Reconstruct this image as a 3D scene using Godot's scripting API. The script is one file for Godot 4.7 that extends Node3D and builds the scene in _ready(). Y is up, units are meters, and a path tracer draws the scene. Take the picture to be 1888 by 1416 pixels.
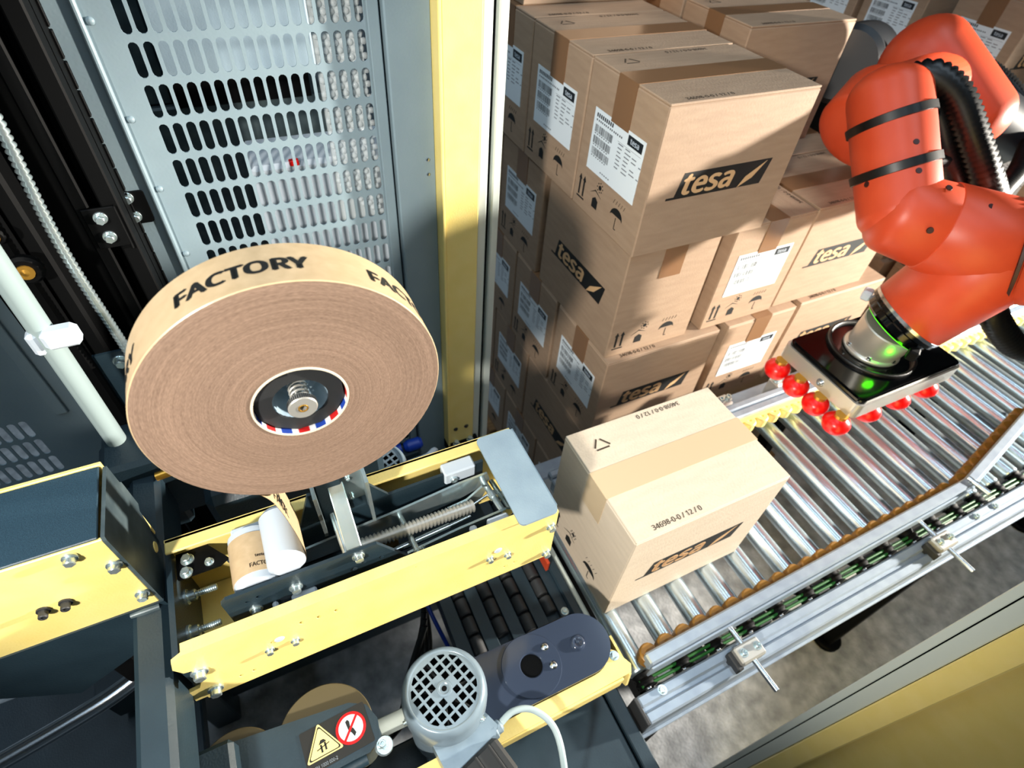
extends Node3D

# ------------------------------------------------------------------ mesh builder
class MB:
	var v := PackedVector3Array()
	var n := PackedVector3Array()
	var uv := PackedVector2Array()
	func tri(a: Vector3, b: Vector3, c: Vector3, na: Vector3, nb: Vector3, nc: Vector3, ua := Vector2.ZERO, ub := Vector2.ZERO, uc := Vector2.ZERO) -> void:
		var g := (c - a).cross(b - a)
		if g.length_squared() < 1e-22:
			return
		if g.dot(na + nb + nc) < 0.0:
			v.append(a); v.append(c); v.append(b)
			n.append(na); n.append(nc); n.append(nb)
			uv.append(ua); uv.append(uc); uv.append(ub)
		else:
			v.append(a); v.append(b); v.append(c)
			n.append(na); n.append(nb); n.append(nc)
			uv.append(ua); uv.append(ub); uv.append(uc)
	func quad(a: Vector3, b: Vector3, c: Vector3, d: Vector3, nn: Vector3) -> void:
		tri(a, b, c, nn, nn, nn, Vector2(0, 0), Vector2(1, 0), Vector2(1, 1))
		tri(a, c, d, nn, nn, nn, Vector2(0, 0), Vector2(1, 1), Vector2(0, 1))
	# chamfered box
	func box(c: Vector3, s: Vector3, bv := 0.0, bs := Basis()) -> MB:
		var h := s * 0.5
		var b: float = min(bv, min(h.x, min(h.y, h.z)) * 0.9)
		var ax := [Vector3(1, 0, 0), Vector3(0, 1, 0), Vector3(0, 0, 1)]
		for i in 3:
			for sg in [-1.0, 1.0]:
				var nn: Vector3 = ax[i] * sg
				var j := (i + 1) % 3
				var k := (i + 2) % 3
				var p := []
				for q in [[-1, -1], [1, -1], [1, 1], [-1, 1]]:
					p.append(c + bs * (nn * h[i] + ax[j] * (q[0] * (h[j] - b)) + ax[k] * (q[1] * (h[k] - b))))
				quad(p[0], p[1], p[2], p[3], bs * nn)
		if b > 0.0:
			for i in 3:
				var j := (i + 1) % 3
				var k := (i + 2) % 3
				for s1 in [-1.0, 1.0]:
					for s2 in [-1.0, 1.0]:
						var e1: Vector3 = ax[j] * (s1 * h[j]) + ax[k] * (s2 * (h[k] - b))
						var e2: Vector3 = ax[j] * (s1 * (h[j] - b)) + ax[k] * (s2 * h[k])
						var l: Vector3 = ax[i] * (h[i] - b)
						quad(c + bs * (e1 - l), c + bs * (e1 + l), c + bs * (e2 + l), c + bs * (e2 - l), bs * (ax[j] * s1 + ax[k] * s2).normalized())
			for sx in [-1.0, 1.0]:
				for sy in [-1.0, 1.0]:
					for sz in [-1.0, 1.0]:
						var nn := Vector3(sx, sy, sz)
						var a := Vector3(sx * h.x, sy * (h.y - b), sz * (h.z - b))
						var d := Vector3(sx * (h.x - b), sy * h.y, sz * (h.z - b))
						var e := Vector3(sx * (h.x - b), sy * (h.y - b), sz * h.z)
						var m := bs * nn.normalized()
						tri(c + bs * a, c + bs * d, c + bs * e, m, m, m)
		return self
	# box given by its two corners
	func bb(x0: float, x1: float, y0: float, y1: float, z0: float, z1: float, bv := 0.0) -> MB:
		return box(Vector3((x0 + x1) / 2, (y0 + y1) / 2, (z0 + z1) / 2), Vector3(abs(x1 - x0), abs(y1 - y0), abs(z1 - z0)), bv)
	func frame(ax: Vector3) -> Basis:
		var y := ax.normalized()
		var t := Vector3(0, 0, 1) if abs(y.z) < 0.9 else Vector3(1, 0, 0)
		var x := y.cross(t).normalized()
		return Basis(x, y, x.cross(y).normalized())
	# turned shape: profile of (radius, height) along ax from o
	func lathe(o: Vector3, ax: Vector3, prof: Array, seg := 20, smooth := false, ph := 0.0) -> MB:
		var f := frame(ax)
		var np := prof.size()
		var pn := []
		for i in np - 1:
			var d: Vector2 = prof[i + 1] - prof[i]
			pn.append(Vector2(d.y, -d.x).normalized())
		for i in np - 1:
			var p0: Vector2 = prof[i]
			var p1: Vector2 = prof[i + 1]
			if p0.distance_to(p1) < 1e-7:
				continue
			var n0: Vector2 = pn[i]
			var n1: Vector2 = pn[i]
			if smooth:
				if i > 0: n0 = (pn[i] + pn[i - 1]).normalized()
				if i < np - 2: n1 = (pn[i] + pn[i + 1]).normalized()
			for k in seg:
				var a0 := TAU * k / seg + ph
				var a1 := TAU * (k + 1) / seg + ph
				var d0 := f.x * cos(a0) + f.z * sin(a0)
				var d1 := f.x * cos(a1) + f.z * sin(a1)
				var A := o + d0 * p0.x + f.y * p0.y
				var B := o + d1 * p0.x + f.y * p0.y
				var C := o + d1 * p1.x + f.y * p1.y
				var D := o + d0 * p1.x + f.y * p1.y
				var u0 := float(k) / seg
				var u1 := float(k + 1) / seg
				var w0 := float(i) / (np - 1)
				var w1 := float(i + 1) / (np - 1)
				var q00 := d0 * n0.x + f.y * n0.y
				var q10 := d1 * n0.x + f.y * n0.y
				var q11 := d1 * n1.x + f.y * n1.y
				var q01 := d0 * n1.x + f.y * n1.y
				tri(A, B, C, q00, q10, q11, Vector2(u0, w0), Vector2(u1, w0), Vector2(u1, w1))
				tri(A, C, D, q00, q11, q01, Vector2(u0, w0), Vector2(u1, w1), Vector2(u0, w1))
		return self
	func cyl(a: Vector3, b: Vector3, r: float, seg := 16, bv := 0.0, r2 := -1.0) -> MB:
		var l := a.distance_to(b)
		var re := r if r2 < 0 else r2
		var pr := [Vector2(0, 0)]
		if bv > 0:
			pr.append_array([Vector2(r - bv, 0), Vector2(r, bv), Vector2(re, l - bv), Vector2(re - bv, l)])
		else:
			pr.append_array([Vector2(r, 0), Vector2(re, l)])
		pr.append(Vector2(0, l))
		return lathe(a, b - a, pr, seg)
	# hexagon-headed bolt standing on p, pointing along ax
	func bolt(p: Vector3, ax: Vector3, r: float, h: float) -> MB:
		lathe(p, ax, [Vector2(0, 0), Vector2(r * 1.5, 0), Vector2(r * 1.5, h * 0.22), Vector2(r * 1.42, h * 0.28), Vector2(0, h * 0.28)], 18)
		lathe(p + ax.normalized() * h * 0.28, ax, [Vector2(r * 1.1, 0), Vector2(r * 1.1, h * 0.62), Vector2(r * 0.92, h * 0.72), Vector2(0, h * 0.72)], 6)
		return self
	func socket(p: Vector3, ax: Vector3, r: float, h: float) -> MB:
		lathe(p, ax, [Vector2(0, 0), Vector2(r * 1.45, 0), Vector2(r * 1.45, h * 0.2), Vector2(r, h * 0.2), Vector2(r, h * 0.9), Vector2(r * 0.88, h), Vector2(r * 0.55, h), Vector2(r * 0.5, h * 0.6), Vector2(0, h * 0.6)], 14)
		return self
	func tube(pts: Array, rad, seg := 10, caps := true) -> MB:
		var np := pts.size()
		var prev := Vector3.ZERO
		var rings := []
		var nr := []
		for i in np:
			var t: Vector3
			if i == 0: t = pts[1] - pts[0]
			elif i == np - 1: t = pts[i] - pts[i - 1]
			else: t = pts[i + 1] - pts[i - 1]
			t = t.normalized()
			var x: Vector3
			if i == 0:
				x = frame(t).x
			else:
				x = (prev - t * prev.dot(t)).normalized()
			prev = x
			var z := x.cross(t).normalized()
			var r: float = rad[i] if rad is Array else rad
			var ring := []
			var nring := []
			for k in seg:
				var d := x * cos(TAU * k / seg) + z * sin(TAU * k / seg)
				ring.append(pts[i] + d * r)
				nring.append(d)
			rings.append(ring)
			nr.append(nring)
		for i in np - 1:
			for k in seg:
				var k1 := (k + 1) % seg
				tri(rings[i][k], rings[i][k1], rings[i + 1][k1], nr[i][k], nr[i][k1], nr[i + 1][k1])
				tri(rings[i][k], rings[i + 1][k1], rings[i + 1][k], nr[i][k], nr[i + 1][k1], nr[i + 1][k])
		if caps:
			for e in [0, np - 1]:
				var t: Vector3 = (pts[0] - pts[1]) if e == 0 else (pts[np - 1] - pts[np - 2])
				t = t.normalized()
				for k in seg:
					tri(pts[e], rings[e][k], rings[e][(k + 1) % seg], t, t, t)
		return self
	# flat outline in local x/y pushed out along local z by d
	func prism(poly: PackedVector2Array, d: float, xf := Transform3D(), skip := []) -> MB:
		var idx := Geometry2D.triangulate_polygon(poly)
		var nz := (xf.basis.z).normalized()
		var z := Vector3(0, 0, d)
		for t in range(0, idx.size(), 3):
			var a := poly[idx[t]]
			var b := poly[idx[t + 1]]
			var c := poly[idx[t + 2]]
			var A := Vector3(a.x, a.y, 0)
			var B := Vector3(b.x, b.y, 0)
			var C := Vector3(c.x, c.y, 0)
			tri(xf * (A + z), xf * (B + z), xf * (C + z), nz, nz, nz, a, b, c)
			tri(xf * A, xf * B, xf * C, -nz, -nz, -nz, a, b, c)
		var cw := Geometry2D.is_polygon_clockwise(poly)
		for i in poly.size():
			var a := poly[i]
			var b := poly[(i + 1) % poly.size()]
			var cut := false
			for s in skip:
				if abs(a.x - s) < 1e-6 and abs(b.x - s) < 1e-6:
					cut = true
			if cut or a.distance_to(b) < 1e-7:
				continue
			var e := (b - a).normalized()
			var o := Vector2(e.y, -e.x)
			if cw:
				o = -o
			var nn := (xf.basis * Vector3(o.x, o.y, 0)).normalized()
			var A := Vector3(a.x, a.y, 0)
			var B := Vector3(b.x, b.y, 0)
			quad(xf * A, xf * B, xf * (B + z), xf * (A + z), nn)
		return self
	# the same with holes cut through
	func plate(poly: PackedVector2Array, holes: Array, d: float, xf := Transform3D()) -> MB:
		if holes.is_empty():
			return prism(poly, d, xf)
		var xs := []
		for h in holes:
			var c := Vector2.ZERO
			for p in h: c += p
			c /= h.size()
			var known := false
			for x in xs:
				if abs(x - c.x) < 1e-4: known = true
			if not known:
				xs.append(c.x)
		xs.sort()
		var lo := -100.0
		var edges := xs.duplicate()
		edges.append(100.0)
		for hi in edges:
			var strip := PackedVector2Array([Vector2(lo, -100), Vector2(hi, -100), Vector2(hi, 100), Vector2(lo, 100)])
			var todo: Array = Geometry2D.intersect_polygons(poly, strip)
			for h in holes:
				var mn := 1e9
				var mx := -1e9
				for p in h:
					mn = min(mn, p.x)
					mx = max(mx, p.x)
				if mx < lo or mn > hi:
					continue
				var nxt := []
				for q in todo:
					nxt.append_array(Geometry2D.clip_polygons(q, h))
				todo = nxt
			for q in todo:
				prism(q, d, xf, xs)
			lo = hi
		return self
	func mesh() -> ArrayMesh:
		var a := []
		a.resize(Mesh.ARRAY_MAX)
		a[Mesh.ARRAY_VERTEX] = v
		a[Mesh.ARRAY_NORMAL] = n
		a[Mesh.ARRAY_TEX_UV] = uv
		var m := ArrayMesh.new()
		m.add_surface_from_arrays(Mesh.PRIMITIVE_TRIANGLES, a)
		return m

# ------------------------------------------------------------------ outlines
func rect2(x0: float, x1: float, y0: float, y1: float, r := 0.0, q := 4) -> PackedVector2Array:
	if r <= 0.0:
		return PackedVector2Array([Vector2(x0, y0), Vector2(x1, y0), Vector2(x1, y1), Vector2(x0, y1)])
	var p := PackedVector2Array()
	for c in [[x1 - r, y0 + r, -90.0], [x1 - r, y1 - r, 0.0], [x0 + r, y1 - r, 90.0], [x0 + r, y0 + r, 180.0]]:
		for i in q + 1:
			var a := deg_to_rad(c[2] + 90.0 * i / q)
			p.append(Vector2(c[0] + r * cos(a), c[1] + r * sin(a)))
	return p
func disc2(cx: float, cy: float, r: float, seg := 14) -> PackedVector2Array:
	var p := PackedVector2Array()
	for i in seg:
		p.append(Vector2(cx + r * cos(TAU * (i + 0.5) / seg), cy + r * sin(TAU * (i + 0.5) / seg)))
	return p
func pv(a: Array) -> PackedVector2Array:
	var p := PackedVector2Array()
	for i in range(0, a.size(), 2):
		p.append(Vector2(a[i], a[i + 1]))
	return p
# transform whose local x/y lie in world x/y, local z along +z, at depth z
func atz(z: float) -> Transform3D:
	return Transform3D(Basis(), Vector3(0, 0, z))
# local (x,y) -> world (x,z), thickness upward from y
func aty(y: float) -> Transform3D:
	return Transform3D(Basis(Vector3(1, 0, 0), Vector3(0, 0, 1), Vector3(0, 1, 0)), Vector3(0, y, 0))
# local (x,y) -> world (z,y), thickness along +x from x
func atx(x: float) -> Transform3D:
	return Transform3D(Basis(Vector3(0, 0, 1), Vector3(0, 1, 0), Vector3(1, 0, 0)), Vector3(x, 0, 0))
func curve(pts: Array, steps := 12) -> Array:
	var out := []
	var m := pts.size()
	for i in m - 1:
		var p0: Vector3 = pts[max(i - 1, 0)]
		var p1: Vector3 = pts[i]
		var p2: Vector3 = pts[i + 1]
		var p3: Vector3 = pts[min(i + 2, m - 1)]
		for s in steps:
			var t := float(s) / steps
			out.append(0.5 * ((2.0 * p1) + (p2 - p0) * t + (2.0 * p0 - 5.0 * p1 + 4.0 * p2 - p3) * t * t + (3.0 * p1 - p0 - 3.0 * p2 + p3) * t * t * t))
	out.append(pts[m - 1])
	return out
# ribbed hose or wound spring along a path
func ribbed(pts: Array, r: float, amp: float, pitch: float, seg := 12) -> MB:
	var c := Curve3D.new()
	for p in pts: c.add_point(p)
	var l := c.get_baked_length()
	var nn := int(l / pitch)
	var pp := []
	var rr := []
	for i in nn * 4 + 1:
		pp.append(c.sample_baked(min(l, l * i / (nn * 4.0))))
		rr.append(r - (amp if i % 4 == 0 else (0.0 if i % 4 == 2 else amp * 0.3)))
	return MB.new().tube(pp, rr, seg)

# ------------------------------------------------------------------ scene tree helpers
var used := {}
func numbered(s: String) -> String:
	if not used.has(s):
		used[s] = 0
		return s
	used[s] += 1
	return "%s_%03d" % [s, used[s]]
func tag(o: Node3D, label: String, category: String, group := "") -> void:
	o.set_meta("label", label)
	o.set_meta("category", category)
	if group != "":
		o.set_meta("group", group)
func thing(called: String, label: String, category: String, at := Vector3.ZERO, group := "") -> Node3D:
	var o := Node3D.new()
	o.name = numbered(called)
	add_child(o)
	o.position = at
	tag(o, label, category, group)
	return o
# a part whose shape was written in room coordinates
func part(parent: Node3D, called: String, mb: MB, m: Material, label := "") -> MeshInstance3D:
	var o := MeshInstance3D.new()
	o.mesh = mb.mesh()
	o.material_override = m
	o.name = called
	parent.add_child(o, true)
	if parent != self:
		var p: Node3D = parent
		var off := Vector3.ZERO
		while p != self and p != null:
			off += p.position
			p = p.get_parent() as Node3D
		o.position = -off
	if label != "":
		o.set_meta("label", label)
	return o
# a part whose shape was written in the thing's own coordinates
func local(parent: Node3D, called: String, mb: MB, m: Material, at := Vector3.ZERO) -> MeshInstance3D:
	var o := MeshInstance3D.new()
	o.mesh = mb.mesh()
	o.material_override = m
	o.name = called
	o.position = at
	parent.add_child(o, true)
	return o
func shared(parent: Node3D, called: String, mesh: Mesh, m: Material, at: Vector3, bs := Basis()) -> MeshInstance3D:
	var o := MeshInstance3D.new()
	o.mesh = mesh
	o.material_override = m
	o.name = called
	o.transform = Transform3D(bs, at)
	parent.add_child(o, true)
	return o
func struct(called: String, mb: MB, m: Material) -> MeshInstance3D:
	var o := MeshInstance3D.new()
	o.mesh = mb.mesh()
	o.material_override = m
	o.name = called
	o.set_meta("kind", "structure")
	add_child(o)
	return o
func dup(src: Node3D, label: String, at: Vector3, turn := 0.0) -> Node3D:
	var base := String(src.name)
	if base.length() > 4 and base[base.length() - 4] == "_" and base.right(3).is_valid_int():
		base = base.left(base.length() - 4)
	var r: Node3D = src.duplicate()
	r.name = numbered(base)
	add_child(r)
	r.position = at
	r.rotation.y = turn
	r.set_meta("label", label)
	return r

# ------------------------------------------------------------------ materials
var M := {}
func noise_tex(sd: int, freq: float, c0: Color, c1: Color, size := 256, oct := 4, sx := 1.0, sy := 1.0) -> ImageTexture:
	var f := FastNoiseLite.new()
	f.seed = sd
	f.noise_type = FastNoiseLite.TYPE_SIMPLEX_SMOOTH
	f.frequency = freq
	f.fractal_octaves = oct
	var src := f.get_seamless_image(int(size * sx), int(size * sy))
	src.resize(size, size, Image.INTERPOLATE_BILINEAR)
	var im := Image.create(size, size, true, Image.FORMAT_RGB8)
	for y in size:
		for x in size:
			im.set_pixel(x, y, c0.lerp(c1, src.get_pixel(x, y).r))
	im.generate_mipmaps()
	return ImageTexture.create_from_image(im)
func mat(called: String, col: Color, rough := 0.5, metal := 0.0, tex: Texture2D = null, tscale := 4.0, normal: Texture2D = null, nstr := 0.3) -> StandardMaterial3D:
	var m := StandardMaterial3D.new()
	m.albedo_color = col
	m.roughness = rough
	m.metallic = metal
	m.cull_mode = BaseMaterial3D.CULL_DISABLED
	if tex:
		m.albedo_texture = tex
		m.uv1_triplanar = true
		m.uv1_scale = Vector3.ONE * tscale
	if normal:
		m.normal_enabled = true
		m.normal_texture = normal
		m.normal_scale = nstr
		m.uv1_triplanar = true
		m.uv1_scale = Vector3.ONE * tscale
	M[called] = m
	return m
func bump_tex(sd: int, freq: float, size := 256, strength := 2.0) -> ImageTexture:
	var f := FastNoiseLite.new()
	f.seed = sd
	f.frequency = freq
	f.fractal_octaves = 2
	var im := f.get_seamless_image(size, size)
	im.convert(Image.FORMAT_RGBA8)
	im.bump_map_to_normal_map(strength)
	im.generate_mipmaps()
	return ImageTexture.create_from_image(im)

# ------------------------------------------------------------------ lettering
func text_mb(s: String, height: float, thick: float, xf: Callable, widen := 1.0, bold := 0.0) -> MB:
	var tm := TextMesh.new()
	var sf := SystemFont.new()
	sf.font_names = PackedStringArray(["Droid Sans"])
	tm.font = sf
	tm.text = s
	tm.font_size = 64
	tm.pixel_size = 0.01
	tm.depth = 0.05
	tm.curve_step = 3.0
	var arr := tm.surface_get_arrays(0) if tm.get_surface_count() > 0 else tm.get_mesh_arrays()
	var vs: PackedVector3Array = arr[Mesh.ARRAY_VERTEX]
	var ns: PackedVector3Array = arr[Mesh.ARRAY_NORMAL]
	var ix = arr[Mesh.ARRAY_INDEX]
	var mn := Vector3.ONE * 1e9
	var mx := -mn
	for p in vs:
		mn = mn.min(p)
		mx = mx.max(p)
	var cen := (mn + mx) * 0.5
	var sc: float = height / (mx.y - mn.y)
	var mb := MB.new()
	var cnt: int = ix.size() if ix != null else vs.size()
	# heavier type: the outline stamped again a little to each side
	var offs := [Vector3.ZERO]
	if bold > 0.0:
		var b := bold * height * 0.045
		offs = [Vector3(-b, 0, 0), Vector3(b, 0, 0), Vector3(0, b * 0.6, thick * 0.1), Vector3(0, -b * 0.6, thick * 0.1)]
	for of in offs:
		for t in range(0, cnt, 3):
			var q := []
			var qn := []
			for e in 3:
				var i: int = ix[t + e] if ix != null else t + e
				var p := vs[i]
				var l: Vector3 = Vector3((p.x - cen.x) * sc * widen, (p.y - cen.y) * sc, thick if p.z > cen.z else 0.0) + of
				var w: Vector3 = xf.call(l)
				q.append(w)
				var w2: Vector3 = xf.call(l + ns[i] * 0.0005)
				qn.append((w2 - w).normalized())
			mb.tri(q[0], q[1], q[2], qn[0], qn[1], qn[2])
	return mb
func place(o: Vector3, ex: Vector3, ey: Vector3) -> Callable:
	var x := ex.normalized()
	var y := ey.normalized()
	var z := x.cross(y)
	return func(l: Vector3) -> Vector3: return o + x * l.x + y * l.y + z * l.z

# ================================================================== the scene
func _ready() -> void:
	# ---- camera
	var cam := Camera3D.new()
	cam.name = "camera"
	cam.position = Vector3(0, 1.7, 0)
	cam.rotation_degrees = Vector3(-46.456, -29.323, 5.51)
	cam.fov = 68.45
	cam.near = 0.02
	cam.far = 60.0
	var lens := CameraAttributesPhysical.new()
	lens.frustum_focal_length = 17.641
	lens.frustum_focus_distance = 0.62
	lens.frustum_near = 0.02
	lens.frustum_far = 60.0
	lens.exposure_aperture = 6.0
	cam.attributes = lens
	add_child(cam)
	cam.current = true
	# ---- environment: a dim, cool factory hall
	var we := WorldEnvironment.new()
	we.name = "world_environment"
	var env := Environment.new()
	env.background_mode = Environment.BG_COLOR
	env.background_color = Color(0.55, 0.66, 0.74)
	env.background_energy_multiplier = 0.15
	env.ambient_light_source = Environment.AMBIENT_SOURCE_DISABLED
	env.tonemap_mode = Environment.TONE_MAPPER_LINEAR
	env.tonemap_exposure = 0.88
	env.sdfgi_enabled = true
	env.ssao_enabled = true
	env.ssil_enabled = true
	we.environment = env
	add_child(we)
	make_materials()
	# ---- lights: two flood lamps beside the camera and the hall's ceiling lights
	flood_lamp(Vector3(-0.68, 1.90, 0.42), Vector3(0.42, 0.95, -0.62), 3.6, Color(1.0, 0.98, 0.94), 0.045, 27.0,
		"black floodlight on a stand to the left of the packing machine")
	flood_lamp(Vector3(3.5, 1.50, 0.46), Vector3(0.75, 1.05, -0.55), 48.0, Color(1.0, 0.97, 0.92), 0.06, 24.0,
		"black floodlight on a stand to the right of the robot")
	for i in 3:
		ceiling_light(Vector3(-1.3 + 1.4 * i, 3.55, 0.15), 1.9, ["left one", "middle one", "right one"][i])
	ceiling_light(Vector3(-1.1, 3.55, -2.5), 2.2, "the one at the back")
	build_setting()
	build_guards()
	build_conveyor()
	build_bed()
	build_head()
	build_tape_roll()
	build_gantry()
	build_side_drive()
	build_cartons()
	build_robot()
	build_behind()

func make_materials() -> void:
	var grain := bump_tex(5, 0.25, 256, 1.2)
	var fine := bump_tex(8, 0.6, 256, 1.5)
	mat("yellow", Color(1, 1, 1), 0.42, 0.0, noise_tex(1, 0.02, Color(0.93, 0.835, 0.49), Color(0.95, 0.86, 0.55)), 3.0, fine, 0.08)
	mat("teal", Color(1, 1, 1), 0.42, 0.0, noise_tex(2, 0.02, Color(0.105, 0.165, 0.20), Color(0.135, 0.20, 0.235)), 3.0, fine, 0.1)
	mat("teal_speckle", Color(1, 1, 1), 0.5, 0.0, noise_tex(3, 0.45, Color(0.05, 0.12, 0.17), Color(0.22, 0.34, 0.40), 256, 2), 9.0, fine, 0.25)
	mat("grey_plate", Color(1, 1, 1), 0.5, 0.0, noise_tex(4, 0.015, Color(0.50, 0.58, 0.64), Color(0.58, 0.66, 0.71)), 3.0, fine, 0.06)
	mat("side_plate", Color(1, 1, 1), 0.42, 0.1, noise_tex(14, 0.02, Color(0.20, 0.25, 0.27), Color(0.34, 0.39, 0.40)), 5.0)
	mat("panel", Color(1, 1, 1), 0.45, 0.0, noise_tex(6, 0.012, Color(0.475, 0.545, 0.58), Color(0.52, 0.59, 0.62)), 2.0, fine, 0.05)
	mat("black", Color(0.010, 0.012, 0.015), 0.6).metallic_specular = 0.25
	mat("black_gloss", Color(0.012, 0.014, 0.02), 0.12)
	mat("black_rubber", Color(0.02, 0.02, 0.022), 0.38)
	mat("grey_rubber", Color(0.16, 0.165, 0.17), 0.55)
	mat("plastic_black", Color(1, 1, 1), 0.55, 0.0, noise_tex(7, 0.3, Color(0.11, 0.115, 0.12), Color(0.17, 0.175, 0.18), 128, 2), 30.0, fine, 0.3)
	mat("zinc", Color(1, 1, 1), 0.26, 0.85, noise_tex(9, 0.03, Color(0.74, 0.82, 0.84), Color(0.86, 0.90, 0.90)), 8.0)
	mat("steel", Color(0.80, 0.82, 0.84), 0.2, 1.0)
	mat("roller_steel", Color(0.78, 0.84, 0.87), 0.27, 0.92)
	mat("brushed", Color(0.78, 0.77, 0.74), 0.34, 0.65)
	mat("alu", Color(1, 1, 1), 0.34, 0.35, noise_tex(10, 0.02, Color(0.54, 0.59, 0.65), Color(0.62, 0.67, 0.72)), 4.0)
	mat("white_plastic", Color(0.76, 0.80, 0.84), 0.35)
	mat("white_paint", Color(0.56, 0.62, 0.62), 0.4)
	mat("pale_frame", Color(0.80, 0.83, 0.80), 0.4, 0.15)
	mat("motor", Color(1, 1, 1), 0.3, 0.15, noise_tex(11, 0.02, Color(0.45, 0.515, 0.56), Color(0.51, 0.575, 0.62)), 6.0)
	mat("orange", Color(1, 1, 1), 0.42, 0.0, noise_tex(12, 0.02, Color(0.77, 0.26, 0.13), Color(0.81, 0.295, 0.155)), 3.0, fine, 0.05)
	mat("orange_dark", Color(0.20, 0.045, 0.03), 0.5)
	mat("cup_red", Color(0.86, 0.05, 0.035), 0.28)
	mat("dark_can", Color(0.055, 0.075, 0.10), 0.45)
	mat("gold", Color(0.50, 0.35, 0.10), 0.4)
	mat("brass", Color(0.80, 0.60, 0.25), 0.3, 0.8)
	mat("tan_disc", Color(0.30, 0.265, 0.18), 0.38)
	mat("belt_green", Color(0.04, 0.30, 0.07), 0.5)
	mat("blue", Color(0.05, 0.22, 0.62), 0.4)
	mat("cable_grey", Color(0.62, 0.68, 0.69), 0.45)
	mat("cable_black", Color(0.03, 0.035, 0.04), 0.5)
	mat("cover", Color(0.19, 0.225, 0.29), 0.14)
	mat("kraft", Color(1, 1, 1), 0.72, 0.0, noise_tex(21, 0.03, Color(0.595, 0.495, 0.405), Color(0.645, 0.545, 0.45), 256, 4, 0.5, 3.0), 3.0, grain, 0.12)
	mat("kraft_painted_lit", Color(1, 1, 1), 0.7, 0.0, noise_tex(22, 0.03, Color(0.81, 0.745, 0.66), Color(0.85, 0.785, 0.70), 256, 4, 0.5, 3.0), 3.0, grain, 0.12)  # same board as kraft, with strong light painted into the colour
	mat("kraft_edge", Color(0.36, 0.23, 0.14), 0.8)
	mat("pack_tape", Color(0.50, 0.37, 0.26), 0.28)
	mat("pack_tape_painted_lit", Color(0.80, 0.71, 0.58), 0.3)  # same tape as pack_tape, brightened to paint in the strong light
	mat("print", Color(0.035, 0.04, 0.036), 0.65)
	mat("print_soft", Color(0.24, 0.19, 0.14), 0.7)
	mat("logo_letter", Color(0.80, 0.645, 0.47), 0.65)
	mat("rim_paper", Color(1, 1, 1), 0.36, 0.0, noise_tex(23, 0.05, Color(0.72, 0.62, 0.48), Color(0.79, 0.69, 0.55)), 6.0, grain, 0.06)
	mat("core_card", Color(0.80, 0.76, 0.68), 0.7)
	mat("concrete", Color(1, 1, 1), 0.75, 0.0, noise_tex(24, 0.02, Color(0.52, 0.53, 0.54), Color(0.80, 0.81, 0.82), 512, 6), 1.6, grain, 0.3)
	mat("hall_wall", Color(0.50, 0.54, 0.56), 0.8)
	mat("hall_ceiling", Color(0.56, 0.58, 0.60), 0.85)
	mat("wood", Color(1, 1, 1), 0.8, 0.0, noise_tex(25, 0.02, Color(0.45, 0.33, 0.20), Color(0.60, 0.46, 0.30), 256, 4, 0.4, 4.0), 3.0)
	# roll face: wound paper seen edge on
	var f := FastNoiseLite.new()
	f.seed = 31
	f.frequency = 0.09
	f.fractal_octaves = 4
	var g := FastNoiseLite.new()
	g.seed = 32
	g.frequency = 0.35
	g.fractal_octaves = 3
	var im := Image.create(1024, 512, true, Image.FORMAT_RGB8)
	for y in 512:
		for x in 1024:
			var ax := TAU * x / 1024.0
			var t := 0.5 + 0.35 * f.get_noise_3d(cos(ax) * 6.0, sin(ax) * 6.0, y * 1.4)
			t += 0.55 * g.get_noise_3d(cos(ax) * 60.0, sin(ax) * 60.0, y * 0.9)
			im.set_pixel(x, y, Color(0.385, 0.305, 0.25).lerp(Color(0.585, 0.485, 0.415), clamp(t, 0.0, 1.0)))
	im.generate_mipmaps()
	var rf := mat("roll_face", Color(1, 1, 1), 0.7)
	rf.albedo_texture = ImageTexture.create_from_image(im)
	# inside of the cardboard core: printed stripes
	var ci := Image.create(256, 16, true, Image.FORMAT_RGB8)
	for x in 256:
		var k := x % 32
		var c := Color(0.85, 0.85, 0.86)
		if k < 10: c = Color(0.70, 0.06, 0.07)
		elif k > 15 and k < 26: c = Color(0.08, 0.22, 0.58)
		for y in 16:
			ci.set_pixel(x, y, c)
	ci.generate_mipmaps()
	mat("core_print", Color(1, 1, 1), 0.6).albedo_texture = ImageTexture.create_from_image(ci)
	# carton label: lines of type, bar codes, a dark emblem field
	var rng := RandomNumberGenerator.new()
	rng.seed = 77
	var li := Image.create(512, 384, true, Image.FORMAT_RGB8)
	li.fill(Color(0.88, 0.91, 0.93))
	var ink := Color(0.10, 0.12, 0.14)
	for w in 9: li.fill_rect(Rect2i(26 + w * 20, 24, 13, 24), ink)
	for w in 14: li.fill_rect(Rect2i(26 + w * 20 + rng.randi_range(0, 4), 60, 11, 11), Color(0.25, 0.27, 0.3))
	li.fill_rect(Rect2i(352, 20, 140, 58), ink)
	for r in 3:
		var x := 26
		while x < 210:
			var w := rng.randi_range(3, 8)
			li.fill_rect(Rect2i(x, 92 + r * 70, w, 46), ink)
			x += w + rng.randi_range(3, 7)
		for w in 7: li.fill_rect(Rect2i(30 + w * 24, 143 + r * 70, 12, 7), Color(0.3, 0.32, 0.35))
	for r in 7:
		for w in 2 + r % 3: li.fill_rect(Rect2i(275 + w * 72, 104 + r * 24, 34 + rng.randi_range(0, 24), 7), Color(0.45, 0.47, 0.5))
	li.fill_rect(Rect2i(262, 96, 230, 2), Color(0.5, 0.52, 0.55))
	for w in 5: li.fill_rect(Rect2i(150 + w * 22, 350, 14, 8), Color(0.4, 0.42, 0.45))
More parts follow.
